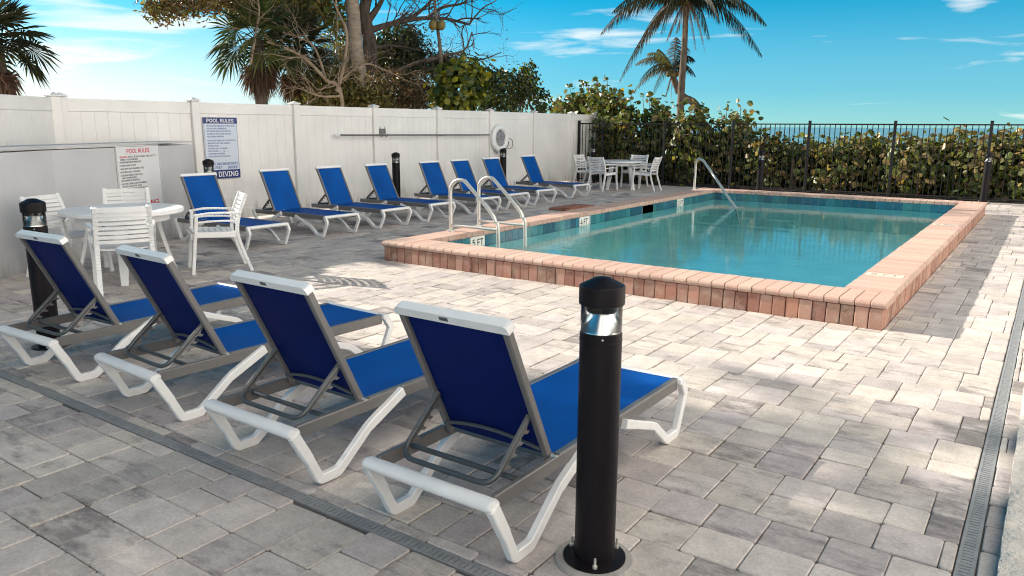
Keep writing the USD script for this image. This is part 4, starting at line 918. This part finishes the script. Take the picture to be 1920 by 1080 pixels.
for k, (px, py) in enumerate(prof):
    Yb = (20.45, 20.75)[k % 2] if k else 21.7; p = hedge_pt(px, py, Yb); H = p[2]; wdt = .62 if k > 1 else .7
    lumps = [(0, 0, H*.33, wdt*1.05, .62, H*.36), (rg.uniform(-.2, .2), .05, H*.66, wdt*.9, .55, H*.27), (rg.uniform(-.3, .3), .1, H*.86, wdt*.55, .4, H*.14)]
    tints = GRAPE if k > 4 else GRAPE+GREENY[:2]
    s = shrub('sea_grape_shrub', HG[k], 'shrub', (p[0], Yb, .01), lumps, 620+int(300*H), .155, tints, rg, 'sea grape shrubs behind the black fence', stems=8, aspect=.9)
    # sprigs that stand above the mass, each with a few leaves
    b = MB(); lf = MB(); C, N = [], []
    for j in range(3):
        x0 = rg.uniform(-.5, .5); hh = H+rg.uniform(.05, .30); q = bez([(x0*.7, .05, H*.6), (x0, .0, (H+hh)/2), (x0+rg.uniform(-.1, .1), -.03, hh)], 5); b.tube(q, np.linspace(.011, .0065, len(q)), 4)
        for i in range(rg.integers(3, 8)): C.append(q[-1-rg.integers(0, 5)]+rg.normal(0, .05, 3)); N.append(rg.normal(0, .6, 3)+[0, -.6, .4])
    b.build('sprig', MT['bark_mid'], s, smooth=40); leaves(lf, np.array(C), np.array(N), .13, tints+[(.3, .2, .04)], rg, 'round', .9); lf.build('sprig_leaves', MT['leaf'], s, tint=True)
# second, lower rank to close the gaps at the foot
for k, px in enumerate(range(1130, 1960, 92)):
    p = hedge_pt(px, 330, 21.4)
    shrub('sea_grape_shrub', f'low sea grape undergrowth in the shade behind the black fence', 'shrub', (p[0], 21.5, .01), [(0, 0, .42, .95, .5, .48), (0, .1, .9, .8, .4, .3)], 800, .15, GRAPE, rg, 'low undergrowth behind the hedge', stems=4, aspect=.9)

# spiky yucca behind the fence
def spiky(label, base, n, L, rg, tint):
    o = thing('yucca', label, 'plant', base); m = MB()
    for k in range(n):
        a = rg.uniform(0, 2*math.pi); e = rg.uniform(.15, 1.35); d = np.array([math.cos(a)*math.cos(e), math.sin(a)*math.cos(e), math.sin(e)]); l = L*rg.uniform(.7, 1.1); sd_ = np.cross(d, (0, 0, 1)); sd_ /= np.linalg.norm(sd_)
        q0 = np.array([0, 0, .75]); V = [q0-sd_*.012, q0+sd_*.012, q0+d*l*.5+sd_*.014, q0+d*l*.5-sd_*.014, q0+d*l-[0, 0, .05*l]]
        m.add(V, [[0, 1, 2], [0, 2, 3], [3, 2, 4]], np.array(tint)*rg.uniform(.6, 1.3))
    m.build('blade_leaves', MT['palm'], o, tint=True); MB().tube([(0, 0, 0), (0, 0, .78)], .05, 8).build('stem', MT['bark_mid'], o); return o
p = hedge_pt(1490, 280, 20.25); spiky('spiky dark green yucca poking through the hedge behind the fence', (p[0], 20.2, .0), 70, .52, rg, (.04, .06, .03))

# fan palms
def fan_leaf(mb, base, d, stalk, R, rg, tint, droop=.3, n=23):
    d = d/np.linalg.norm(d); hub = base+d*stalk-np.array([0, 0, stalk*droop*.4]); mb.tube([base, (base+hub)/2+[0, 0, .03], hub], [.012, .009, .007], 4, np.array(tint)*.9)
    d2 = d-np.array([0, 0, droop]); d2 /= np.linalg.norm(d2); X = np.cross(d2, (0, 0, 1)); X /= np.linalg.norm(X); Yn = np.cross(X, d2)
    roll = rg.uniform(-.7, .7); X, Yn = X*math.cos(roll)+Yn*math.sin(roll), -X*math.sin(roll)+Yn*math.cos(roll)
    for k in range(n):
        a = (k/(n-1)-.5)*math.radians(230); l = R*(1-.18*abs(a)/2)*rg.uniform(.9, 1.06); v = d2*math.cos(a)+X*math.sin(a)-Yn*.12*math.cos(a)
        s = np.cross(v, Yn); s /= np.linalg.norm(s); w = .021*R/.6; fold = Yn*.012*(1 if k % 2 else -1)
        tip = hub+v*l-np.array([0, 0, .14*l*droop*2]); mid = hub+v*l*.6
        mb.add([hub, mid-s*w+fold, mid+s*w-fold, tip], [[0, 1, 2], [1, 3, 2]], np.array(tint)*rg.uniform(.75, 1.25))
def fan_palm(label, base, H, R, rg, n=26, dead=14, trunk=.13, lean=(0, 0), tone=1., group=None):
    o = thing('fan_palm', label, 'palm', base, group=group); top = np.array([lean[0], lean[1], H])
    q = bez([(0, 0, -.05), (lean[0]*.35, lean[1]*.35, H*.5), tuple(top)], 8); b = MB(); b.tube(q, trunk*(1+.12*np.sin(np.arange(len(q))*2.1)), 10); b.build('trunk', MT['bark_dark'], o, smooth=40)
    m = MB()
    for k in range(n):
        a = k*2.39996+rg.uniform(-.2, .2); e = np.interp(k/n, [0, 1], [1.25, -.45]); d = np.array([math.cos(a)*math.cos(e), math.sin(a)*math.cos(e), math.sin(e)])
        fan_leaf(m, top, d, R*rg.uniform(.75, 1.15), R, rg, [(.035, .055, .02), (.05, .07, .025), (.075, .085, .025), (.03, .045, .02)][k % 4] if tone == 1 else (.018+.008*(k % 3), .022+.006*(k % 3), .014), droop=np.interp(e, [-.5, 1.2], [.75, .15]))
    m.build('fronds', MT['palm'], o, tint=True); m = MB()
    for k in range(dead):
        a = k*2.39996+1; e = -1.0-rg.uniform(0, .4); d = np.array([math.cos(a)*math.cos(e), math.sin(a)*math.cos(e), math.sin(e)]); fan_leaf(m, top+[0, 0, -.1], d, R*.6, R*.8, rg, [(.085, .045, .03), (.12, .065, .04), (.06, .035, .025)][k % 3], droop=1.5, n=14)
    if dead: m.build('dead_skirt', MT['dead'], o, tint=True)
    return o
D1 = 18.5; p = sight(492, 210, D1); q = sight(488, 75, D1); fan_palm('fan palm with green fans and brown hanging skirt left of the pale trunk', (p[0], p[1], 0), q[2], .62, rg, 30, 26, lean=(q[0]-p[0]-.1, q[1]-p[1]))
D2 = 19.6; p = sight(560, 210, D2); q = sight(550, 95, D2); fan_palm('darker second fan palm close behind the skirted one', (p[0], p[1], 0), q[2], .62, rg, 28, 20, lean=(q[0]-p[0], q[1]-p[1]), tone=.6)
p = sight(640, 130, 24.); fan_palm('dark fan palm in the gap left of the pale coconut trunk', (p[0], p[1], 0), p[2]-.1, .7, rg, 18, 6, tone=.6)
p = sight(-12, 78, 15.5); fan_palm('dark fan palm at the left edge above the white fence', (p[0], p[1], 0), p[2]+.0, .50, rg, 34, 16, tone=.55)
# palms beyond the left edge whose shadows dapple the near deck
for x, y, z, R, n in [(-13.2, .5, 5.9, .95, 30), (-15.0, -.6, 6.9, .95, 30), (-13.6, 1.75, 5.3, .7, 13), (-12.6, -1.3, 5.7, .9, 30), (-16.3, 1.2, 7.1, .85, 15), (-14.2, -2.5, 6.6, .9, 30), (-15.2, 2.45, 6.4, .6, 9), (-12.9, .9, 6.0, .7, 20)]:
    fan_palm('tall fan palm left of the pool beyond the angled fence', (x, y, 0), z, R, rg, n, 5, group='tall fan palms left of the pool')

# coconut palms
def frond(mb, base, tip, sag, rg, tint, leaf=.7, n=66, hang=.85, wid=.017):
    """a feather leaf from base to tip, its leaflets hanging"""
    base, tip = np.array(base, float), np.array(tip, float); t = np.linspace(0, 1, n); L = np.linalg.norm(tip-base)
    C = base+(tip-base)*t[:, None]+np.array([0, 0, 1.])*(sag*L*4*t*(1-t))[:, None]
    mb.tube(C[::3], np.linspace(.022, .004, len(C[::3])), 5, np.array(tint)*1.1+.02); T = np.gradient(C, axis=0); T /= np.linalg.norm(T, axis=1, keepdims=True)
    for k in range(3, n):
        side = np.cross(T[k], (0, 0, 1)); side /= max(np.linalg.norm(side), 1e-6); l = leaf*math.sin(math.pi*(.12+.86*t[k]))**.6*rg.uniform(.8, 1.1)
        for s in (-1, 1):
            d = side*s*(1-hang)+np.array([0, 0, -hang])+T[k]*.45+rg.normal(0, .07, 3); d /= np.linalg.norm(d); w = wid; m1 = C[k]+d*l*.5+side*s*.02; tp = m1+(d+np.array([0, 0, -.35]))/np.linalg.norm(d+np.array([0, 0, -.35]))*l*.5
            ww = T[k]*w; tt = np.array(tint)*rg.uniform(.6, 1.3); mb.add([C[k]-ww, C[k]+ww, m1+ww, m1-ww, tp], [[0, 1, 2], [0, 2, 3], [3, 2, 4]], tt)
def coconut_palm(name, label, base, curve, fronds, dead, rg, D, r=.10, bark='bark_mid', leaf=.72):
    o = thing(name, label, 'palm', base); B0 = np.array(base)
    q = bez([np.array(c)-B0 for c in curve], 8); b = MB(); b.tube(q, np.linspace(r*1.25, r*.8, len(q))*(1+.05*(np.arange(len(q)) % 2)), 10); b.build('trunk', MT[bark], o, smooth=40)
    top = q[-1]; m = MB()
    for (tp, sag, tint) in fronds: frond(m, top, np.array(tp)-B0, sag, rg, tint, leaf, wid=.017 if leaf > .6 else .011, n=66 if leaf > .6 else 48, hang=.85 if leaf > .6 else .6)
    m.build('fronds', MT['palm'], o, tint=True); m = MB()
    for (tp, sag) in dead: frond(m, top-[0, 0, .1], np.array(tp)-B0, sag, rg, (.16, .10, .06), leaf*.6, 30, .95)
    if dead: m.build('dead_fronds', MT['dead'], o, tint=True)
    b = MB()
    for k in range(6):
        a = k*1.05; b.tm(trimesh.creation.icosphere(2, .085).apply_translation(top+np.array([.17*math.cos(a), .17*math.sin(a), -.12-.06*(k % 2)])))
    b.build('coconuts', MT['coconut'], o, smooth=True); return o
D = 26.; top = sight(1287, -6, D)
def fr(px, py, dd, sag, tint): return (sight(px, py, D+dd), sag, tint)
gk, gb = (.030, .034, .022), (.075, .05, .03)
frs = [fr(1128, 60, .8, .20, gb), fr(1150, 20, -1.2, .18, gk), fr(1163, 148, -.6, .16, gb), fr(1190, 100, 1.4, .2, gk), fr(1428, 102, -.6, .17, gk), fr(1436, 44, .6, .20, gk), fr(1400, 20, -1.5, .2, gk), fr(1330, 70, 1.8, .2, gk),
       fr(1200, -130, 0, .10, gk), fr(1380, -120, .6, .10, gk), fr(1290, -170, -1, .05, gk), fr(1120, -40, 1., .15, gk), fr(1450, -40, -1., .15, gk), fr(1240, 60, -2.0, .25, gk), fr(1300, -80, 2.2, .2, gk), fr(1350, 40, -1.8, .22, gk)]
b_ = sight(1275, 236, D); b_[2] = 0
coconut_palm('coconut_palm', 'tall coconut palm with drooping fronds above the black fence', b_, [b_, sight(1277, 180, D), sight(1283, 90, D), top], frs, [(sight(1268, 60, D-.5), .05), (sight(1305, 92, D-.3), .12), (sight(1322, 96, D), .2), (sight(1250, 75, D), .1), (sight(1285, 70, D-.4), .03)], rg, D)
D = 29.; top = sight(1262, 130, D); b_ = sight(1335, 236, D); b_[2] = -.1
ga = (.13, .085, .03)
frs = [fr(1192, 120, .5, .22, ga), fr(1186, 175, -.3, .22, ga), fr(1200, 150, -1., .22, (.06, .05, .02)), fr(1215, 100, .6, .18, (.10, .10, .04)), fr(1235, 92, -.4, .1, (.14, .13, .05)), fr(1302, 112, .4, .3, gk), fr(1304, 142, -.4, .3, gk), fr(1268, 70, .4, .06, gb), fr(1225, 175, 1.2, .25, gb), fr(1290, 90, 1., .2, gb)]
coconut_palm('coconut_palm', 'small leaning coconut palm with yellowed fronds behind the tall one', b_, [b_, sight(1310, 208, D), sight(1280, 180, D), sight(1264, 150, D), top], frs, [(sight(1258, 185, D), .05), (sight(1248, 180, D-.3), .1), (sight(1268, 175, D-.3), .06)], rg, D, .12, leaf=.42)
# the pale ringed trunk behind the white fence
D = 19.5; b_ = sight(672, 240, D); b_[2] = 0
coconut_palm('coconut_palm', 'thick pale ringed palm trunk rising behind the white fence', b_, [b_, sight(670, 150, D), sight(665, 70, D), sight(660, -10, D), sight(652, -160, D)], [(sight(652+280*math.cos(a), -160-200*math.sin(a), D+1.5*math.sin(2*a)), .12, gk) for a in np.linspace(-.1, 3.3, 9)], [], rg, D, .165, bark='bark_pale', leaf=.6)
# thin trunk with two brown fruits
D = 19.; b_ = sight(829, 240, D); b_[2] = 0
o = thing('thin_tree', 'thin bare trunk with two round brown fruits behind the fence', 'tree', b_); B0 = b_
q = bez([np.zeros(3), sight(828, 150, D)-B0, sight(824, 80, D)-B0, sight(817, 30, D)-B0, sight(812, -40, D)-B0], 8); MB().tube(q, np.linspace(.055, .03, len(q)), 8).build('trunk', MT['bark_mid'], o, smooth=40)
for px in (812, 827): MB().tm(trimesh.creation.icosphere(3, .105).apply_transform(np.diag([1, 1, 1.15, 1])).apply_translation(sight(px, 47, D-.1)-B0)).build('fruit', MT['coconut'], o, smooth=True)

# broad branching tree behind the fence
def branch(mb, p, d, L, r, depth, rg, ends, up=.12, wig=.35):
    n = 5; pts = [p]; dd = d/np.linalg.norm(d)
    for k in range(n): dd = dd+rg.normal(0, wig/n**.5, 3)+[0, 0, up/n]; dd /= np.linalg.norm(dd); pts.append(pts[-1]+dd*L/n)
    mb.tube(pts, np.linspace(r, r*.6, len(pts)), 7 if r > .03 else 4)
    if depth == 0: ends.append(pts[-1]); return
    for k in range(rg.integers(2, 4)):
        q = pts[rg.integers(2, len(pts))]; d2 = dd+rg.normal(0, .75, 3); branch(mb, q, d2, L*rg.uniform(.5, .8), r*.55, depth-1, rg, ends, up, wig)
D = 21.; b_ = sight(704, 240, D); b_[2] = 0; B0 = b_
o = thing('branching_tree', 'dark branching tree with bare twigs right of the pale trunk', 'tree', b_); mb = MB(); ends = []
S = lambda px, py, dd=0: sight(px, py, D+dd)-B0
mb.tube(bez([np.zeros(3), S(697, 130), S(690, 60), S(683, 20), S(700, -40)], 7), np.linspace(.20, .13, 29)[:len(bez([np.zeros(3), S(697, 130), S(690, 60), S(683, 20), S(700, -40)], 7))], 9)
mb.build('trunk', MT['bark_dark'], o, smooth=40); mb = MB(); rgb = np.random.default_rng(5)
def limb(pts, r, subs, L, depth=2):
    q = bez(pts, 6); mb.tube(q, np.linspace(r, r*.35, len(q)), 7)
    for k in range(subs):
        i = rgb.integers(3, len(q)); t = q[min(i+1, len(q)-1)]-q[i-1]; branch(mb, q[i], t/np.linalg.norm(t)+rgb.normal(0, .8, 3), L*rgb.uniform(.6, 1.2), r*.28, depth, rgb, ends)
limb([S(690, 58), S(730, 46), S(765, 38), S(800, 34), S(840, 36), S(880, 46)], .085, 16, .75)
limb([S(765, 38), S(800, 10, .3), S(830, -30, .4)], .06, 9, .8)
limb([S(800, 34), S(830, 14, -.4), S(870, 5, -.5), S(886, -20, -.6)], .05, 9, .7)
limb([S(712, 150), S(780, 118), S(830, 104), S(870, 94), S(885, 60, .3)], .05, 10, .6)
limb([S(800, 115, -.3), S(850, 102, -.3), S(898, 112, -.3), S(940, 98, -.3)], .035, 9, .5)
limb([S(700, 90), S(740, 85, .5), S(790, 95, .6)], .04, 6, .6)
limb([S(690, 40), S(712, 8), S(730, -30)], .10, 8, 1.0)
mb.build('branches', MT['bark_dark'], o, smooth=40)
C = np.array(ends); mb = MB(); k = 420
C = C[rgb.integers(len(C), size=k)]+rgb.normal(0, .07, (k, 3)); leaves(mb, C, rgb.normal(size=(k, 3)), .07, DARKG+BROWN[:2], rgb, 'blade'); tag(mb.build('sparse_leaves', MT['leaf'], o, tint=True), kind='stuff')

D = 17.9; b_ = sight(646, 240, D); b_[2] = 0; B0 = b_
o = thing('bare_tree', 'bare pale brown leaning branches crossing in front of the fan palms', 'tree', b_); mb = MB(); ends = []; rgb = np.random.default_rng(8)
limb([np.zeros(3), S(640, 180), S(612, 150), S(575, 112), S(540, 92), S(500, 78)], .05, 13, .7)
limb([S(632, 172), S(645, 120), S(650, 60), S(630, 10), S(640, -30)], .045, 9, .8)
limb([S(612, 150), S(590, 90, .3), S(560, 70, .3), S(530, 60, .3)], .03, 9, .6)
limb([S(640, 180), S(600, 180, -.2), S(560, 165, -.2)], .03, 7, .5)
limb([S(640, 150), S(680, 120, -.2), S(720, 130, -.2), S(760, 150, -.2)], .025, 8, .5)
limb([S(470, 120, -.1), S(480, 60), S(486, 20), S(480, -20)], .03, 8, .5)
mb.build('branches', MT['twig'], o, smooth=40)

def tree_mass(name, label, px, py, D, trunk_r, lumps_px, n, size, tints, shape='blade', bark='bark_mid', stems=8, cat='tree', hang=False):
    b0_ = sight(px, 240, D); b0_[2] = 0; L_ = []
    for (x, y, rx, ry, dd) in lumps_px:
        c = sight(x, y, D+dd)-b0_; s = D/F; L_.append((*c, rx*s, rx*s*.9, ry*s))
    o = shrub(name, label, cat, b0_, L_, n, size, tints, rg, stems=stems, shape=shape, barkm=bark, hang=hang)
    if trunk_r: MB().tube(bez([(0, 0, -.05), (.1, .05, L_[0][2]*.5), L_[0][:3]], 6), np.linspace(trunk_r, trunk_r*.5, 12)[:len(bez([(0, 0, 0), (0, 0, 1), (0, 0, 2)], 6))], 8).build('trunk', MT[bark], o, smooth=40)
    return o
tree_mass('leafy_tree', 'yellow green leafy tree whose crown hangs over the fan palms', 600, 0, 20.5, .12, [(520, 5, 95, 30, 0), (600, 25, 60, 30, .5), (440, -8, 60, 26, -.4), (560, -60, 150, 50, 0), (640, 70, 26, 26, .8)], 11000, .17, OLIVE+GREENY[:2], stems=14, hang=True)
tree_mass('leafy_tree', 'long branch of russet leaves reaching out at the top left', 470, 0, 18.2, .0, [(330, 8, 34, 9, 0), (300, 14, 24, 12, 0), (380, 4, 40, 9, .2), (430, -6, 40, 12, .3), (287, 12, 12, 12, 0)], 2600, .13, OLIVE+BROWN, stems=6, hang=True)
tree_mass('dense_shrub', 'dense dark green bush in the crook of the branching tree', 745, 0, 22.5, .06, [(750, 85, 48, 30, 0), (785, 122, 70, 17, 0), (725, 125, 50, 34, .4), (840, 122, 30, 9, 0)], 9000, .15, DARKG, stems=10, hang=True)
tree_mass('dry_shrub', 'brown twiggy dry shrub behind the fence below the branching tree', 745, 0, 20.2, .0, [(740, 172, 62, 36, 0), (700, 180, 40, 30, 0), (790, 178, 45, 26, 0)], 7000, .12, BROWN+DARKG[:2], stems=40)
tree_mass('dry_shrub', 'golden dry leafed shrub at the foot of the pale trunk', 625, 0, 19.2, .0, [(625, 172, 45, 34, 0), (600, 188, 40, 18, 0), (655, 150, 22, 30, .3), (690, 190, 40, 18, -.3), (645, 125, 18, 18, .5)], 7000, .13, OLIVE, stems=26)
tree_mass('sea_grape_shrub', 'bright yellow green sea grape shrub right of the thin trunk', 862, 0, 18.6, .0, [(862, 165, 42, 42, 0), (880, 140, 26, 18, .2), (838, 190, 30, 22, -.2), (840, 150, 14, 14, 0)], 1400, .15, GREENY, shape='round', stems=8, cat='shrub')
tree_mass('sea_grape_shrub', 'dark green shrub with upright tips right of the bright yellow green one', 945, 0, 21.4, .0, [(940, 172, 62, 40, 0), (985, 155, 26, 34, 0), (910, 150, 20, 26, 0), (1005, 190, 28, 22, 0), (992, 132, 7, 16, 0)], 3600, .085, DARKG+GREENY[1:4]+[(.05, .08, .03)], shape='round', stems=14, cat='shrub')
tree_mass('sea_grape_shrub', 'small sea grape tips just above the white fence near its end', 1060, 0, 25.0, .0, [(1050, 200, 12, 10, 0), (1088, 186, 14, 18, 0), (1070, 206, 30, 10, 0), (1100, 200, 18, 20, 0)], 420, .15, GRAPE+GREENY, shape='round', stems=6, cat='shrub')
